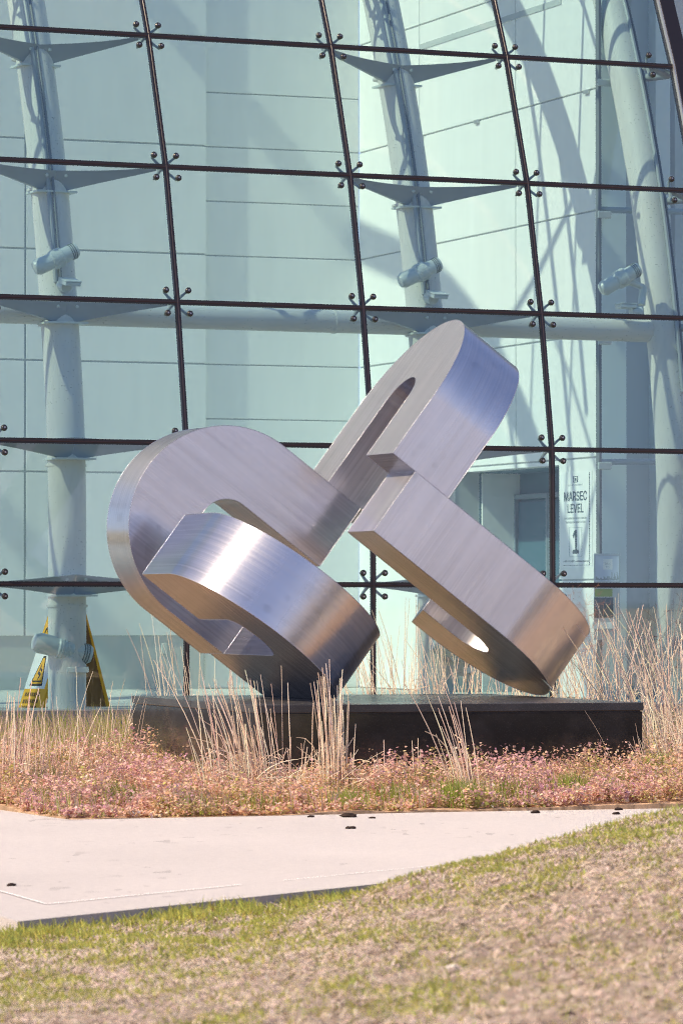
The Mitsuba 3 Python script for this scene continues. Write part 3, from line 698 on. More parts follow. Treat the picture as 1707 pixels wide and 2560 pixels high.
# floor-level floodlights
for X0, Y0, Zc, who in ((160, 1622, 36.10, 'low on the leftmost column'), (1150, 1625, 37.35, 'low on the column behind the slanting loop')):
    cpos = V(px(X0, Zc), Zc, zat(Y0, Zc))
    L = spotlight(cpos, (-0.9, -0.35, 0.22), 'grey metal floodlight pointing left ' + who, cpos + V(0.05, 0.25, -0.05), 'floodlights at the column feet', 1.25)
    part(L, 'back_plate', place(hexa(V(-0.11, 0, -0.24), V(0.11, 0.012, 0.13), 0.003), lambda v: v + cpos + V(0.02, 0.17, 0)), 'mat_column')
    part(L, 'junction_box', place(hexa(V(-0.09, -0.1, -0.02), V(0.09, 0.1, 0.03), 0.005), lambda v: v + cpos + V(0.12, 0.02, -0.19)), 'mat_lamp')
    part(L, 'drain_pipe', tube(np.array([cpos + V(0.08, 0.15, -0.22), cpos + V(0.085, 0.15, -0.50)]), 0.02, 10), 'mat_column', smooth=40)

# ------------------------------------------------------------------ lettering helpers
TEXT = {}
def lettering(text, cx, z0, height, width, frame, thick=0.003, bold=True, slant=0.0):
    """capitals 'height' tall centred on cx with the given width in the local plane; frame(x, z, o) -> world"""
    k = (text, bold)
    if k not in TEXT: TEXT[k] = meshkit.text_mesh(text, 1.0, 0.01, bold)
    m = TEXT[k].copy(); v = np.asarray(m.vertices); lo, hi = v.min(0), v.max(0)
    x = (v[:, 0] - (lo[0] + hi[0]) / 2) / (hi[0] - lo[0]) * width
    z = v[:, 1] * height; o = v[:, 2] / 0.01 * thick
    m = trimesh.Trimesh(frame(cx + x + slant * z, z0 + z, o), m.faces, process=False)
    return m

# ------------------------------------------------------------------ the MARSEC sign on the return wall
SG = thing('security_sign', 'tall white security level sign with a large number one on the return wall', 'sign')
tL, tR = t3(1396), t3(1484)                                                     # left edge is deeper in
ZS = YN + 0.4
def ws(x, z, o):
    """x: photograph column, z: photograph row, on the wall's face"""
    x = np.asarray(x, float); t = t3(x)
    return w3(t, 0.004 + np.asarray(o), EYE - (np.asarray(z) - 1514) / 10300.0 * (YN + t3(1440) * w3d[1]))
def sgbox(x0, x1, y0, y1, o0, o1):
    return place(hexa(V(x0, y0, o0), V(x1, y1, o1)), lambda v: ws(v[:, 0], v[:, 1], v[:, 2]))
def fixw(m):
    if m.volume < 0: m.invert()
    return m
part(SG, 'panel', fixw(sgbox(1401, 1480, 1178, 1418, -0.003, 0.002)), 'mat_paper')
def sgtext(text, xc, y_base, hpx, wpx, mat, nm, bold=True):
    part(SG, nm, lettering(text, xc, 0, hpx, wpx, lambda x, z, o: ws(x, y_base - z, 0.0035 + o), 0.002, bold), mat)
sgtext('MARSEC', 1440, 1251.5, 22.5, 57, 'mat_print', 'lettering')
sgtext('LEVEL', 1440, 1281.5, 21.5, 40, 'mat_print', 'lettering')
sgtext('1', 1440.5, 1383, 56, 15, 'mat_print', 'lettering')
sgtext('NY WATERWAY', 1440, 1214.5, 4.2, 36, 'mat_print_soft', 'lettering', False)
sgtext('IN ACCORDANCE WITH 33 CFR 101 MARITIME', 1440, 1298, 4.6, 56, 'mat_print_soft', 'lettering', False)
sgtext('TRANSPORTATION SECURITY ACT 2002', 1440, 1308, 4.6, 50, 'mat_print_soft', 'lettering', False)
sgtext('1-800-53-FERRY   www.nywaterway.com', 1441, 1405, 4.0, 64, 'mat_print', 'lettering', False)
part(SG, 'emblem', fixw(cat([sgbox(1434, 1446, 1190, 1192, 0.003, 0.005), sgbox(1434, 1446, 1204, 1206, 0.003, 0.005), sgbox(1434, 1436, 1192, 1204, 0.003, 0.005), sgbox(1444, 1446, 1192, 1204, 0.003, 0.005), sgbox(1438, 1442, 1195, 1202, 0.003, 0.005)])), 'mat_print')
part(SG, 'number_frame', fixw(cat([sgbox(1423.5, 1456, 1318.5, 1319.6, 0.003, 0.005), sgbox(1423.5, 1456, 1390.5, 1391.6, 0.003, 0.005), sgbox(1423.5, 1424.4, 1319.6, 1390.5, 0.003, 0.005), sgbox(1455, 1456, 1319.6, 1390.5, 0.003, 0.005)])), 'mat_print_soft')
part(SG, 'rule', fixw(cat([sgbox(1474.2, 1475.6, 1182, 1414, 0.003, 0.005), sgbox(1408, 1474, 1412.8, 1414, 0.003, 0.005)])), 'mat_print')

# poster stand
PS = thing('poster_stand', 'small framed poster stand with a skyline print below the security sign', 'poster stand')
Zp = 39.2
def ps(x, y, o): return np.stack([px(np.asarray(x, float), Zp), Zp - np.asarray(o, float) + 0 * np.asarray(x), zat(np.asarray(y, float), Zp)], -1)
def psbox(x0, x1, y0, y1, o0, o1):
    return fixw(place(hexa(V(x0, y0, o0), V(x1, y1, o1)), lambda v: ps(v[:, 0], v[:, 1], v[:, 2])))
part(PS, 'board', psbox(1484, 1549, 1386, 1600, -0.02, 0.0), 'mat_alu')
part(PS, 'frame', cat([psbox(1484, 1549, 1384, 1389, 0.0, 0.012), psbox(1484, 1487, 1389, 1452, 0.0, 0.012), psbox(1546, 1549, 1389, 1452, 0.0, 0.012), psbox(1484, 1549, 1452, 1456, 0.0, 0.012)]), 'mat_alu')
plastic('mat_poster', (0.60, 0.66, 0.78), 0.5, 0.3)
part(PS, 'poster', psbox(1487, 1546, 1389, 1452, 0.0, 0.004), 'mat_poster')
part(PS, 'card', psbox(1507, 1530, 1398, 1424, 0.004, 0.007), 'mat_paper')
part(PS, 'lettering', cat([lettering('DOCK', 1518, 0, 5, 14, lambda x, z, o: ps(x, 1412 - z, 0.0075 + o), 0.001), lettering('TO', 1518, 0, 5, 9, lambda x, z, o: ps(x, 1421 - z, 0.0075 + o), 0.001)]), 'mat_print_soft')
rng = np.random.default_rng(5)
bl = []
for k in range(26):
    x = 1488 + k * 2.2; bl.append(psbox(x, x + 2.1, 1451 - rng.uniform(3, 11) - (12 if k in (18, 21, 24) else 0), 1451, 0.004, 0.006))
part(PS, 'skyline', cat(bl), 'mat_print_soft')
plastic('mat_poster_green', (0.30, 0.38, 0.10), 0.5, 0.3)
part(PS, 'lower_print', psbox(1486, 1530, 1472, 1492, 0.0, 0.004), 'mat_poster_green')
part(PS, 'lower_panel', psbox(1484, 1532, 1494, 1545, 0.0, 0.004), 'mat_print')
part(PS, 'foot_card', psbox(1480, 1536, 1556, 1572, 0.0, 0.02), 'mat_paper')

# ------------------------------------------------------------------ yellow floor sign astride behind the left column
WS = thing('floor_sign', 'tall yellow and white folding caution sign straddling behind the left column', 'floor sign')
Zw = 37.0
ap = V(px(186, Zw), Zw, zat(1440, Zw))
def wpt(x, y, Z): return V(px(x, Z), Z, zat(y, Z))
LO, LU, LV = wpt(42, 1785, Zw - 0.22), wpt(92, 1785, Zw - 0.34), wpt(151, 1440, Zw)
LU, LV = LU - LO, LV - LO
LNn = np.cross(LU, LV); LNn /= np.linalg.norm(LNn)
if LNn[1] > 0: LNn = -LNn
def lpan(u, v, o):
    """left leaf: u 0..1 across, v 0..1 from foot to hinge, o out of its face"""
    u, v, o = np.broadcast_arrays(np.asarray(u, float), np.asarray(v, float), np.asarray(o, float))
    return LO + u[..., None] * LU + v[..., None] * LV + o[..., None] * LNn
def rpan(u, v, o):
    u, v, o = np.asarray(u, float), np.asarray(v, float), np.asarray(o, float)
    xl = 205 + (186 - 205) * v; xr = 279 + (190 - 279) * v
    y = 1785 - (1785 - 1440) * v
    Zq = Zw + 0.10 + 0.0 * u
    x = xl + (xr - xl) * u
    return np.stack([px(x, Zq) + o * 0.3, Zq - o * 0.95, zat(y, Zq)], -1)
def leafbox(fn, u0, u1, v0, v1, o0, o1):
    return fixw(place(hexa(V(u0, v0, o0), V(u1, v1, o1)), lambda v: fn(v[:, 0], v[:, 1], v[:, 2])))
lf = part(WS, 'leaf', leafbox(lpan, 0, 1, 0, 1, -0.025, 0.0), 'mat_yellow')
part(lf, 'white_band', leafbox(lpan, 0.0, 1.0, 0.18, 0.443, 0.0, 0.003), 'mat_white_plastic')
part(lf, 'edge_rail', leafbox(lpan, 1.0, 1.13, 0.0, 0.95, -0.05, 0.004), 'mat_yellow')
part(lf, 'lettering', lettering('Caution', 0.55, 0.527, 0.096, 0.86, lambda x, z, o: lpan(x, z, 0.003 + o), 0.002), 'mat_black_print')
part(lf, 'lettering', lettering('DO NOT ENTER', 0.55, 0.461, 0.05, 0.80, lambda x, z, o: lpan(x, z, 0.003 + o), 0.002), 'mat_black_print')
# pictogram: triangle with a slipping figure
pf_ = lambda L: [(0.22 + 0.60 * x, 0.205 + 0.205 * y) for x, y in L]
tri = Polygon(pf_([(0.0, 0.0), (1.0, 0.0), (0.62, 1.0), (0.42, 1.0)])).buffer(0.006)
part(lf, 'warning_triangle', fixw(prism(tri, 0.004, 0.006, lpan)), 'mat_black_print')
tri2 = Polygon(pf_([(0.07, 0.05), (0.93, 0.05), (0.59, 0.95), (0.45, 0.95)]))
part(lf, 'warning_field', fixw(prism(tri2, 0.006, 0.008, lpan)), 'mat_yellow')
from shapely.ops import unary_union
from shapely.geometry import LineString, Point
fig = unary_union([LineString(pf_([(0.50, 0.68), (0.40, 0.45), (0.62, 0.36), (0.52, 0.22)])).buffer(0.012), LineString(pf_([(0.46, 0.6), (0.66, 0.5)])).buffer(0.009), LineString(pf_([(0.15, 0.13), (0.85, 0.13)])).buffer(0.006)])
for gm in getattr(fig, 'geoms', [fig]):
    part(lf, 'slipping_figure', fixw(prism(gm, 0.008, 0.0095, lpan)), 'mat_black_print')
bars_ = [leafbox(lpan, 0.12 + 0.11 * k, 0.12 + 0.11 * k + 0.075, v_, v_ + 0.028, 0.001, 0.004) for v_ in (0.125, 0.075, 0.03) for k in range(7)]
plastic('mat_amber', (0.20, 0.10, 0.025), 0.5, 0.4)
part(lf, 'foot_lettering', cat(bars_), 'mat_amber')
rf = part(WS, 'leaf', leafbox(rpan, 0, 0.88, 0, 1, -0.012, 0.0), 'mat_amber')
part(rf, 'edge_rail', leafbox(rpan, 0.88, 1.0, 0.0, 1.0, -0.04, 0.02), 'mat_yellow')
labels[rf] = {'label': 'far leaf of the folding sign seen from inside'}

# ------------------------------------------------------------------ vegetation
def bezier_tubes(P0, P1, P2, r0, r1, seg=5, sides=3):
    """many stalks at once; returns vertices, faces, and the stalk number of every vertex"""
    n = len(P0); t = np.linspace(0, 1, seg + 1)[None, :, None]
    P = (1 - t) ** 2 * P0[:, None] + 2 * t * (1 - t) * P1[:, None] + t ** 2 * P2[:, None]
    d = np.gradient(P, axis=1); d /= np.linalg.norm(d, axis=2, keepdims=True) + 1e-9
    a = np.cross(d, V(0.31, 0.9, 0.12)); a /= np.linalg.norm(a, axis=2, keepdims=True) + 1e-9
    b = np.cross(d, a)
    r = (r0[:, None] * (1 - t[..., 0]) + r1[:, None] * t[..., 0])[..., None, None]
    an = np.arange(sides) * 2 * np.pi / sides
    v = P[:, :, None] + r * (np.cos(an)[None, None, :, None] * a[:, :, None] + np.sin(an)[None, None, :, None] * b[:, :, None])
    base = (np.arange(n) * (seg + 1) * sides)[:, None, None]
    i, j = np.meshgrid(np.arange(seg), np.arange(sides), indexing='ij'); j2 = (j + 1) % sides
    qd = np.stack([i * sides + j, i * sides + j2, (i + 1) * sides + j2, (i + 1) * sides + j], -1).reshape(-1, 4)
    qd = (base + qd[None]).reshape(-1, 4)
    return v.reshape(-1, 3), np.vstack([qd[:, [0, 1, 2]], qd[:, [0, 2, 3]]]), np.repeat(np.arange(n), (seg + 1) * sides)

def straw_colour(rng, n, warm=0.5):
    c = np.array([0.92, 0.78, 0.62]) * (1 - warm) + np.array([0.86, 0.65, 0.50]) * warm
    return c * rng.uniform(0.65, 1.25, (n, 1)) * (1 + rng.normal(0, 0.04, (n, 3)))

def dry_clump(label, base, n, height, spread, lean_, fan=0.25, seed=0, rad=0.0022, warm=0.5, litter=0.5, broken=0.15, group='clumps of dead ornamental grass'):
    """one clump of dead stalks; base (X, Y), height in metres, lean_ the drift of the tips"""
    r = np.random.default_rng(seed)
    P0 = np.stack([base[0] + r.normal(0, spread, n), base[1] + r.normal(0, spread, n)], -1)
    z = bed_z(P0[:, 0], P0[:, 1]); P0 = np.column_stack([P0, z - 0.02])
    h = height * r.beta(3.2, 1.6, n) * 1.12
    tip = np.column_stack([lean_[0] + r.normal(0, fan, n) * 0.6, lean_[1] + r.normal(0, fan, n) * 0.5, np.ones(n)])
    out = (P0[:, :2] - base) / (spread + 1e-6) * fan * 0.35
    tip[:, :2] += out
    P2 = P0 + tip * h[:, None]
    P1 = P0 + (P2 - P0) * 0.5 + np.column_stack([-tip[:, :2] * h[:, None] * 0.18, h * 0.04])
    br = r.random(n) < broken
    P2[br] = P1[br] + np.column_stack([r.normal(0, 0.25, br.sum()), r.normal(0, 0.2, br.sum()), r.uniform(-0.3, 0.15, br.sum())]) * height * 0.6
    k = int(n * litter)
    L0 = np.column_stack([base[0] + r.normal(0, spread * 1.5, k), base[1] + r.normal(0, spread * 1.5, k)])
    L0 = np.column_stack([L0, bed_z(L0[:, 0], L0[:, 1]) + r.uniform(0.0, 0.2 * height, k)])
    ang = r.uniform(0, 2 * np.pi, k); ln = r.uniform(0.1, 0.3, k) * height * 1.4
    L2 = L0 + np.column_stack([np.cos(ang) * ln, np.sin(ang) * ln, r.uniform(-0.2, 0.8, k) * ln])
    L1 = (L0 + L2) / 2 + np.column_stack([r.normal(0, 0.03, k), r.normal(0, 0.03, k), r.uniform(0, 0.08, k)])
    A0, A1, A2 = np.vstack([P0, L0]), np.vstack([P1, L1]), np.vstack([P2, L2])
    ra = rad * 1.25 * r.uniform(0.7, 1.3, n + k); ra[n:] *= 0.6
    v, f, who = bezier_tubes(A0, A1, A2, ra, ra * 0.55)
    col = np.clip(straw_colour(r, n + k, warm), 0.02, 0.9)[who]
    key = thing('dry_grass_clump', label, 'dry grass', group)
    whole(key, (v, f), 'mat_straw', smooth=True, color=col)
    return key

def at(xp, Z): return V(px(xp, Z), Z)
dry_clump('dense sheaf of dead grass stalks at the left edge of the bed', at(20, 28.3), 60, 0.72, 0.10, (0.05, 0), 0.16, 1, rad=0.0034, warm=0.8)
dry_clump('dead grass clump nearest the left edge in front of the sheaf', at(85, 28.9), 28, 0.60, 0.13, (0.02, 0), 0.18, 2, rad=0.003, warm=0.8)
dry_clump('leaning clump of dead stalks before the plinth corner', at(645, 28.0), 80, 0.86, 0.11, (-0.20, 0), 0.14, 3, rad=0.0038, litter=1.0)
dry_clump('thin clump of dead stalks left of the leaning clump', at(560, 27.9), 22, 0.72, 0.08, (-0.10, 0), 0.12, 4, rad=0.0042)
dry_clump('tight upright sheaf of dead stalks before the plinth front', at(835, 27.7), 70, 0.88, 0.05, (-0.03, 0), 0.07, 5, rad=0.0039, broken=0.05)
dry_clump('fallen tangle of straw between the leaning clump and the upright sheaf', at(735, 27.9), 30, 0.40, 0.16, (0.0, 0), 0.4, 6, rad=0.003, litter=1.6)
dry_clump('fan of dead stalks leaning left before the middle of the plinth front', at(1175, 27.9), 24, 0.82, 0.055, (-0.20, 0), 0.13, 7, rad=0.0042)
for kx, nn, hh, wh in ((872, 4, 0.40, 'short pair of dead stalks right of the upright sheaf'), (948, 3, 0.44, 'few dead stalks second right of the upright sheaf'), (1040, 3, 0.46, 'few dead stalks third right of the upright sheaf')):
    dry_clump(wh, at(kx, 27.9), nn, hh, 0.02, (-0.06, 0), 0.06, kx, rad=0.004, litter=0.0, broken=0)
dry_clump('few tall thin stalks standing before the floor sign', at(200, 30.5), 8, 0.72, 0.10, (0.10, 0), 0.16, 8, litter=1.5)
dry_clump('thin dead stalks right of the left column foot', at(290, 31.5), 14, 0.62, 0.12, (0.05, 0), 0.2, 9, litter=1.0)
dry_clump('sparse tall stalks behind the left end of the plinth', at(455, 34.6), 30, 1.02, 0.14, (-0.10, 0), 0.17, 10, rad=0.0032, warm=0.2)
dry_clump('sparse stalks behind the plinth under the ring', at(590, 34.3), 26, 0.86, 0.22, (-0.02, 0), 0.2, 11, rad=0.0032, warm=0.2)
dry_clump('row of stalks behind the plinth left of the lower loop', at(700, 34.5), 28, 0.72, 0.20, (0, 0), 0.2, 12, rad=0.0032, warm=0.2)
dry_clump('dense stalks behind the plinth just right of the lower loop', at(960, 34.4), 60, 1.12, 0.16, (-0.06, 0), 0.20, 13, rad=0.0032, warm=0.3)
dry_clump('dense stalks behind the plinth under the slanting loop', at(1090, 34.4), 66, 1.05, 0.22, (-0.08, 0), 0.26, 14, rad=0.0032, warm=0.35)
dry_clump('thick stand of stalks behind the plinth below the door recess', at(1240, 34.6), 70, 0.85, 0.25, (-0.05, 0), 0.26, 15, rad=0.0032, warm=0.3)
dry_clump('pale stalks behind the right end of the plinth', at(1420, 34.6), 70, 1.0, 0.20, (-0.05, 0), 0.36, 16, rad=0.0032, warm=0.3)
dry_clump('tall sprawling pale grass behind the right corner of the plinth', at(1560, 33.6), 120, 1.15, 0.22, (-0.10, 0), 0.45, 17, rad=0.0032, warm=0.2, litter=1.0)
dry_clump('large sprawling pale grass at the right end of the bed', at(1700, 31.4), 130, 1.20, 0.20, (-0.14, 0), 0.32, 18, rad=0.0034, warm=0.25, litter=1.0)
dry_clump('low straw heap beside the right end of the plinth', at(1675, 29.9), 110, 0.50, 0.14, (-0.05, 0), 0.4, 19, rad=0.0024, warm=0.3, litter=1.2)

# reddish branching dead weeds behind the right part of the sculpture
def twig_weed(label, base, h, n, seed, lean_):
    r = np.random.default_rng(seed); A0, A1, A2, ra = [], [], [], []
    for k in range(n):
        p = V(base[0] + r.normal(0, 0.05), base[1] + r.normal(0, 0.05), 0); p[2] = bed_z(p[0], p[1])
        tip = p + V(lean_ + r.normal(0, 0.16), r.normal(0, 0.1), 1.0) * h * r.uniform(0.8, 1.05)
        m_ = (p + tip) / 2 + V(r.normal(0, 0.05), 0, 0.04)
        A0.append(p); A1.append(m_); A2.append(tip); ra.append(0.0020)
        for b in range(16):
            t = r.uniform(0.5, 1.0); o = (1 - t) ** 2 * p + 2 * t * (1 - t) * m_ + t * t * tip
            e = o + V(r.normal(0, 0.11), r.normal(0, 0.08), r.uniform(0.0, 0.16)); c = (o + e) / 2 + r.normal(0, 0.02, 3)
            A0.append(o); A1.append(c); A2.append(e); ra.append(0.0012)
            for b2 in range(3):
                e2 = e + r.normal(0, 0.035, 3); A0.append(c * 0.4 + e * 0.6); A1.append((e + e2) / 2 + r.normal(0, 0.008, 3)); A2.append(e2); ra.append(0.0009)
    ra = np.array(ra); v, f, who = bezier_tubes(np.array(A0), np.array(A1), np.array(A2), ra, ra * 0.6, 4)
    col = (np.array([0.40, 0.22, 0.16]) * r.uniform(0.7, 1.3, (len(ra), 1)))[who]
    key = thing('twiggy_weed', label, 'weed', 'dead branching weeds behind the sculpture')
    whole(key, (v, f), 'mat_straw', smooth=True, color=col)
twig_weed('reddish branching weed over the upper edge of the slanting loop', at(1430, 34.8), 1.25, 4, 31, -0.10)
twig_weed('reddish branching weed in front of the security sign joint', at(1490, 34.4), 1.15, 4, 32, -0.12)
twig_weed('fine reddish weed at the far right before the curved column', at(1660, 33.0), 1.15, 5, 33, 0.05)

def leaf_field(rng, P, size, per, colours, height, flat=0.6):
    """small plants: per leaves each round an upright stem, as quads"""
    n = len(P)
    k = np.tile(np.arange(per), n); idx = np.repeat(np.arange(n), per); m = n * per
    hh = height[idx] * (0.15 + 0.85 * (k + rng.random(m)) / per)
    ang = rng.uniform(0, 2 * np.pi, m); rad = size[idx] * rng.uniform(0.25, 0.75, m)
    c = P[idx] + np.column_stack([np.cos(ang) * rad, np.sin(ang) * rad, hh])
    d = np.column_stack([np.cos(ang), np.sin(ang), rng.normal(0.1, 0.45, m)]); d /= np.linalg.norm(d, axis=1, keepdims=True)
    s = np.cross(d, rng.normal(0, 1, (m, 3)) * (1 - flat) + V(0, 0, flat)); s /= np.linalg.norm(s, axis=1, keepdims=True) + 1e-9
    L = (size[idx] * rng.uniform(0.45, 0.95, m))[:, None]; Wd = L * 0.42
    v = np.stack([c - d * L * 0.4, c + s * Wd, c + d * L * 0.6, c - s * Wd], 1)
    f = (np.arange(m) * 4)[:, None] + np.array([[0, 1, 2], [0, 2, 3]]).reshape(1, 6)
    top = (hh / (height[idx] + 1e-9))
    col = colours(rng, idx, top, c)
    return v.reshape(-1, 3), f.reshape(-1, 3), np.repeat(np.clip(col, 0.01, 0.95), 4, 0)

def in_plinth(X, Y, mg=0.05):
    d = np.stack([X - pN[0], Y - pN[1]], -1); M = np.linalg.inv(np.column_stack([e1, e2k]))
    uv = d @ M.T
    return (uv[..., 0] > -mg) & (uv[..., 0] < W1_ + mg) & (uv[..., 1] > -mg) & (uv[..., 1] < W2_ + mg)
rng = np.random.default_rng(77)
def nettle_colour(rng, idx, top, c):
    n = len(top)
    patch = meshkit.fbm(np.column_stack([c[:, 0] * 1.6, c[:, 1] * 1.0, c[:, 0] * 0]), 3, 5)
    pink = np.array([0.86, 0.50, 0.50]); mauve = np.array([0.62, 0.35, 0.48]); rust = np.array([0.76, 0.46, 0.26]); cream = np.array([0.88, 0.74, 0.54]); green = np.array([0.46, 0.50, 0.12])
    patch2 = meshkit.noise(np.column_stack([c[:, 0] * 4.5, c[:, 1] * 2.5, c[:, 0] * 0]), 15)
    w = rng.random((n, 5)) ** 3 * np.column_stack([0.45 + 1.0 * top, 0.2 + 1.6 * top * sst(0.4, 0.6, patch), 0.55 + 0.7 * sst(0.6, 0.4, patch), 0.6 + 0 * top, (0.35 + 1.3 * (1 - top)) * (0.4 + 3.2 * sst(0.5, 0.8, patch2))])
    w /= w.sum(1, keepdims=True)
    return (w @ np.array([pink, mauve, rust, cream, green])) * rng.uniform(0.65, 1.45, (n, 1))
X = rng.uniform(-3.4, 4.0, 52000); Y = rng.uniform(25.6, 31.5, 52000)
keep = (Y > front_edge(X) - 0.01 + 0.05 * rng.random(len(X))) & ~in_plinth(X, Y, 0.06) & (np.abs(X) < 0.0829 * Y + 0.5)
dens = meshkit.fbm(np.column_stack([X * 1.5, Y * 1.5, X * 0]), 3, 11)
keep &= rng.random(len(X)) < np.where(Y < 29.2, 0.62, 0.34) * (0.45 + 1.1 * dens)
X, Y = X[keep], Y[keep]
P = np.column_stack([X, Y, bed_z(X, Y)])
hgt = rng.uniform(0.05, 0.16, len(X)) * (0.35 + 1.7 * sst(0.3, 0.75, meshkit.fbm(P * 2.6, 2, 3))); hgt *= np.where(Y - front_edge(X) < 0.35, 0.75, 1.0)
v, f, c = leaf_field(rng, P, rng.uniform(0.017, 0.042, len(X)), 15, nettle_colour, hgt)
whole('ground_cover', (v, f), 'mat_leaf', color=c)
labels['ground_cover'] = {'label': 'dense pink and rust coloured weeds covering the planting bed', 'category': 'ground cover', 'kind': 'stuff'}

def blades(rng, P, h, spread, col, wd=0.004, seg=3, bend=0.5):
    n = len(P); ang = rng.uniform(0, 2 * np.pi, n); L = h * rng.uniform(0.6, 1.1, n)
    out = np.column_stack([np.cos(ang), np.sin(ang), np.zeros(n)]); side = np.column_stack([-np.sin(ang), np.cos(ang), np.zeros(n)])
    side = side * 0.35 + V(1, 0, 0) * 0.65
    b = rng.uniform(0.1, 1.0, n) * bend
    t = np.linspace(0, 1, seg + 1)
    ctr = P[:, None] + L[:, None, None] * (t[None, :, None] * V(0, 0, 1) * (1 - 0.35 * b[:, None, None] * t[None, :, None]) + (t ** 2)[None, :, None] * b[:, None, None] * out[:, None])
    wv = (wd * rng.uniform(0.7, 1.3, n))[:, None, None] * (1 - t[None, :, None] ** 2 * 0.9) * side[:, None]
    v = np.stack([ctr - wv, ctr + wv], 2).reshape(-1, 3)
    i = np.arange(seg); qd = np.stack([i * 2, i * 2 + 1, i * 2 + 3, i * 2 + 2], 1)
    qd = ((np.arange(n) * (seg + 1) * 2)[:, None, None] + qd[None]).reshape(-1, 4)
    return v, np.vstack([qd[:, [0, 1, 2]], qd[:, [0, 2, 3]]]), np.repeat(np.clip(col, 0.01, 0.95), (seg + 1) * 2, 0)
def grass_colour(rng, n, yellow=0.4):
    return (np.array([0.32, 0.44, 0.09]) * (1 - yellow) + np.array([0.70, 0.68, 0.18]) * yellow) * rng.uniform(0.6, 1.35, (n, 1)) * (1 + rng.normal(0, 0.06, (n, 3)))

# green grass tufts in the bed: each tuft a thing
tufts = [(300, 27.0, 0.22, 90, 'green grass tuft near the path at the left of the bed'), (475, 26.75, 0.16, 80, 'pale green tuft at the path edge left of the middle'), (1150, 27.2, 0.20, 130, 'broad bright green tuft at the path edge right of the middle'),
         (1040, 28.2, 0.20, 70, 'dark green tuft close to the plinth front near the middle'), (1420, 28.0, 0.18, 80, 'green tuft in the pink weeds below the right half of the plinth'), (860, 26.95, 0.16, 60, 'green tuft at the path edge below the upright sheaf'),
         (1590, 28.2, 0.2, 70, 'green tuft near the right end of the plinth front'), (1640, 29.2, 0.26, 80, 'tall green tuft just right of the plinth'),
         (640, 26.9, 0.15, 70, 'yellow green tuft at the path edge below the leaning clump'), (1270, 27.6, 0.19, 90, 'bright tuft right of the broad green tuft'), (1500, 27.75, 0.17, 80, 'fresh green tuft at the path edge far right of the middle'),
         (95, 27.2, 0.15, 60, 'pale green tuft at the left end of the bed'), (985, 27.3, 0.17, 70, 'small fresh tuft between the upright sheaf and the broad green tuft')]
for xp, Z, h, n, lab in tufts:
    r = np.random.default_rng(int(xp)); X = px(xp, Z) + r.normal(0, 0.075, n * 2); Y = Z + r.normal(0, 0.075, n * 2)
    ok = Y > front_edge(X) + 0.02
    P = np.column_stack([X, Y, bed_z(X, Y)])[ok]
    v, f, c = blades(r, P, h, 0.1, grass_colour(r, len(P), 0.25), 0.0042)
    k = thing('grass_tuft', lab, 'grass', 'green tufts among the weeds')
    whole(k, (v, f), 'mat_blade', smooth=True, color=c)
# thin grass through the bed and behind the plinth: nobody could count it
r = np.random.default_rng(9)
X = r.uniform(-3.5, 4.2, 42000); Y = r.uniform(25.9, 36.5, 42000)
ok = (Y > front_edge(X) + 0.05) & ~in_plinth(X, Y, 0.03) & (np.abs(X) < 0.0829 * Y + 0.4) & (((X - FX0) * -sp + (Y - 36) * cp) < -0.08)
d_ = meshkit.fbm(np.column_stack([X * 2.2, Y * 2.2, X * 0]), 3, 21)
ok &= r.random(len(X)) < np.where(Y > 31, np.where(X < -1.0, 0.40 + 0.5 * (Y > 33.5), 0.85), 0.9 * sst(0.40, 0.58, d_) + 0.25)
X, Y, d_ = X[ok], Y[ok], d_[ok]
P = np.column_stack([X, Y, bed_z(X, Y)])
dry = (r.random(len(X)) < np.where(X < -1.2, 0.6, 0.4))[:, None]
col = np.where(dry, straw_colour(r, len(X), 0.7) * 0.8, grass_colour(r, len(X), 0.45))
v, f, c = blades(r, P, np.where(Y > 31, np.where(X < -1.0, 0.20 + 0.10 * (Y > 33.5), 0.28), 0.19), 0.1, col, 0.0032)
whole('bed_grass', (v, f), 'mat_blade', smooth=True, color=c)
labels['bed_grass'] = {'label': 'thin green and straw grass growing through the bed and behind the plinth', 'category': 'grass', 'kind': 'stuff'}

# lawn: green blades thick along the path edge, patches elsewhere, straw thatch lying over all of it
r = np.random.default_rng(12)
N = 260000
Y = 7.0 + 16.0 * r.random(N) ** 0.8; X = r.uniform(-1, 1, N) * (0.0829 * Y + 0.25)
past = (X - PV0[0]) * PVN[0] + (Y - PV0[1]) * PVN[1]
patch = meshkit.fbm(np.column_stack([X * 1.5, Y * 0.7, X * 0]), 3, 31)
patch2 = meshkit.noise(np.column_stack([X * 6.5, Y * 3.5, X * 0]), 32)
edge = np.exp(-np.clip(-past - 0.4 * np.clip(X, 0, 2), 0, 9) / 0.9)
prob = np.clip(0.6 * edge * (0.10 + 0.9 * sst(0.35, 0.75, patch2)) * (0.28 + 0.72 * sst(-0.9, 0.4, X)) + 0.5 * sst(0.44, 0.62, patch) * sst(0.30, 0.75, patch2) + 0.22 * sst(0.55, 0.8, meshkit.noise(np.column_stack([X * 14, Y * 8, X * 0]), 33)), 0, 1)
ok = (past < -0.005) & (r.random(N) < prob)
Xg, Yg, eg = X[ok], Y[ok], edge[ok]
P = np.column_stack([Xg, Yg, lawn_z(Xg, Yg) - 0.004])
v, f, c = blades(r, P, 0.036 + 0.040 * eg, 0.02, grass_colour(r, len(P), 0.8), 0.0055, 2, 0.9)
whole('lawn_grass', (v, f), 'mat_blade', smooth=True, color=c)
labels['lawn_grass'] = {'label': 'short yellow green grass along the path edge and in patches', 'category': 'grass', 'kind': 'stuff'}
N = 230000
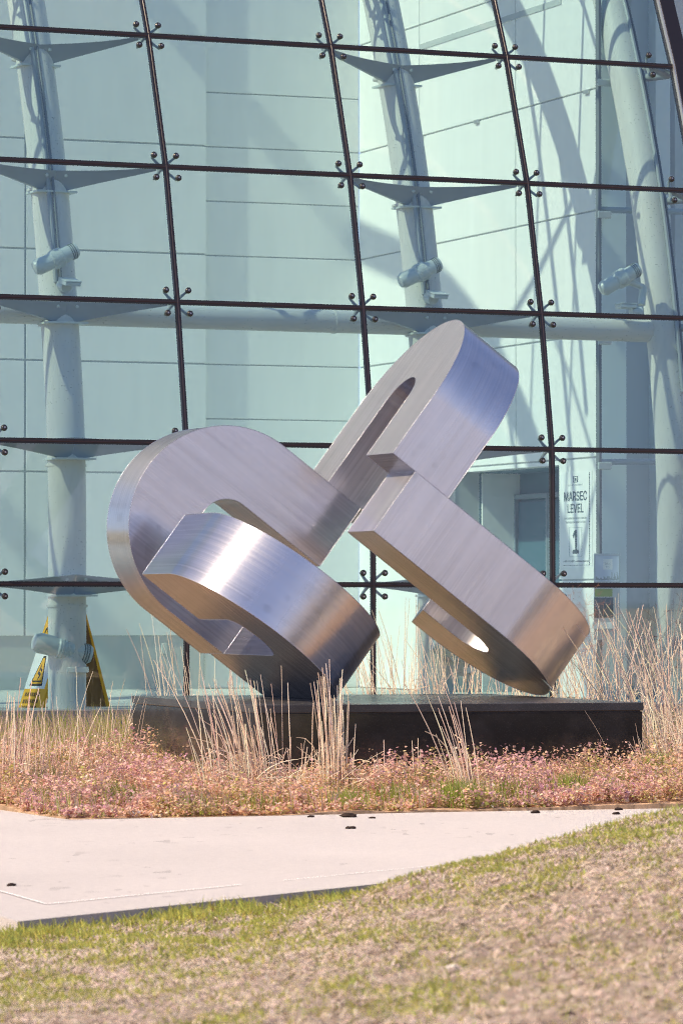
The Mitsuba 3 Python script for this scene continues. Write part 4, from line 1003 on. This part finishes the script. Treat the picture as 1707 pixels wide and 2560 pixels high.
Y = 7.0 + 15.5 * r.random(N) ** 0.8; X = r.uniform(-1, 1, N) * (0.0829 * Y + 0.25)
past = (X - PV0[0]) * PVN[0] + (Y - PV0[1]) * PVN[1]
ok = past < -0.03; X, Y = X[ok], Y[ok]; n = len(X)
ang = r.normal(0.25, 0.9, n); ln = r.uniform(0.02, 0.065, n)
d = np.column_stack([np.cos(ang), np.sin(ang), r.normal(0.05, 0.22, n)]); s = np.column_stack([-np.sin(ang), np.cos(ang), np.zeros(n)]) * 0.003
c0 = np.column_stack([X, Y, lawn_z(X, Y) + r.uniform(0.002, 0.016, n)])
v = np.stack([c0 - d * ln[:, None] / 2 - s, c0 + d * ln[:, None] / 2 - s * 0.5, c0 + d * ln[:, None] / 2 + s * 0.5, c0 - d * ln[:, None] / 2 + s], 1).reshape(-1, 3)
f = (np.arange(n) * 4)[:, None, None] + np.array([[0, 1, 2], [0, 2, 3]])
col = np.array([0.50, 0.405, 0.33]) * r.uniform(0.2, 1.7, (n, 1)) * (1 + r.normal(0, 0.05, (n, 3)))
whole('lawn_thatch', (v, f.reshape(-1, 3)), 'mat_thatch', color=np.repeat(np.clip(col, 0.02, 0.9), 4, 0))
labels['lawn_thatch'] = {'label': 'dead pinkish straw lying over the lawn', 'category': 'dead grass', 'kind': 'stuff'}

# ------------------------------------------------------------------ bits lying about
def lump(seed, rad):
    m = trimesh.creation.icosphere(subdivisions=2, radius=1.0); v = np.asarray(m.vertices)
    v = v * (0.45 + 1.1 * meshkit.fbm(v * 2.3 + seed * 3.1, 3, seed))[:, None] * np.asarray(rad); m.vertices = v; return m
def lay(name, label, catg, xp, yp, rad, mat, z=PAVE, group=None, rot=0.0, seed=1):
    Z = gpt(xp, yp, z)[1]; m = lump(seed, rad)
    v = np.asarray(m.vertices) @ trimesh.transformations.rotation_matrix(rot, [0, 0, 1])[:3, :3].T
    m.vertices = v + V(px(xp, Z), Z, z + rad[2] * 0.55)
    k = thing(name, label, catg, group); whole(k, m, mat, smooth=50)
chips = [(872, 2044, 0.05, 'long dark bark chip on the path below the upright sheaf'), (930, 2047, 0.022, 'short dark bark chip right of the long chip at the bed edge'), (877, 2073, 0.032, 'dark bark chip lying alone out on the path'),
         (777, 2044, 0.024, 'flat dark bark chip at the bed edge left of the long chip'), (1338, 2034, 0.035, 'dark bark chip at the bed edge right of the broad green tuft'), (1545, 2026, 0.03, 'dark knobbly bark chip at the bed edge toward the right'), (1540, 2037, 0.03, 'flat bark chip in front of the knobbly chip'),
         (30, 2216, 0.026, 'reddish bark chip by the white line at the left of the path')]
for n_, (x, y, s_, lab) in enumerate(chips):
    lay('bark_chip', lab, 'bark chip', x, y, (s_, s_ * 0.45, s_ * 0.35), 'mat_bark', PAVE, 'bark chips on the path', 0.1 * n_, n_ + 1)
lay('stone', 'pale stone at the bed edge near the left end of the path', 'stone', 118, 2014, (0.055, 0.04, 0.035), 'mat_stone', PAVE + 0.01, None, 0.3, 20)
def on_lawn(xp, yp):
    best = None
    for Z in np.linspace(7, 19, 1200):
        X = px(xp, Z); z = float(lawn_z(np.array([X]), np.array([Z]))[0]); y = 1280 - 10300 * math.tan(math.atan((z - EYE) / Z) - PITCH)
        if y <= yp: return X, Z, z
    return X, Z, z
for n_, (x, y, rad, mat, nm, lab) in enumerate([(1113, 2282, 0.022, 'mat_bark', 'bark_chip', 'dark lump of bark in the middle of the lawn'), (1133, 2430, 0.02, 'mat_stone', 'stone', 'small white stone on the lawn below the lump of bark'),
                                             (1632, 2166, 0.016, 'mat_stone', 'stone', 'small white stone near the top of the mound at the right'), (630, 2524, 0.016, 'mat_stone', 'stone', 'small white stone low on the lawn left of the middle'), (1420, 2553, 0.022, 'mat_bark', 'bark_chip', 'dark bit of bark at the bottom edge of the lawn')]):
    Xl, Yl, zl = on_lawn(x, y)
    m = lump(40 + n_, (rad, rad * 0.8, rad * 0.7)); m.vertices = np.asarray(m.vertices) + V(Xl, Yl, zl + rad * 0.3)
    k = thing(nm, lab, 'bark chip' if nm == 'bark_chip' else 'stone'); whole(k, m, mat, smooth=50)
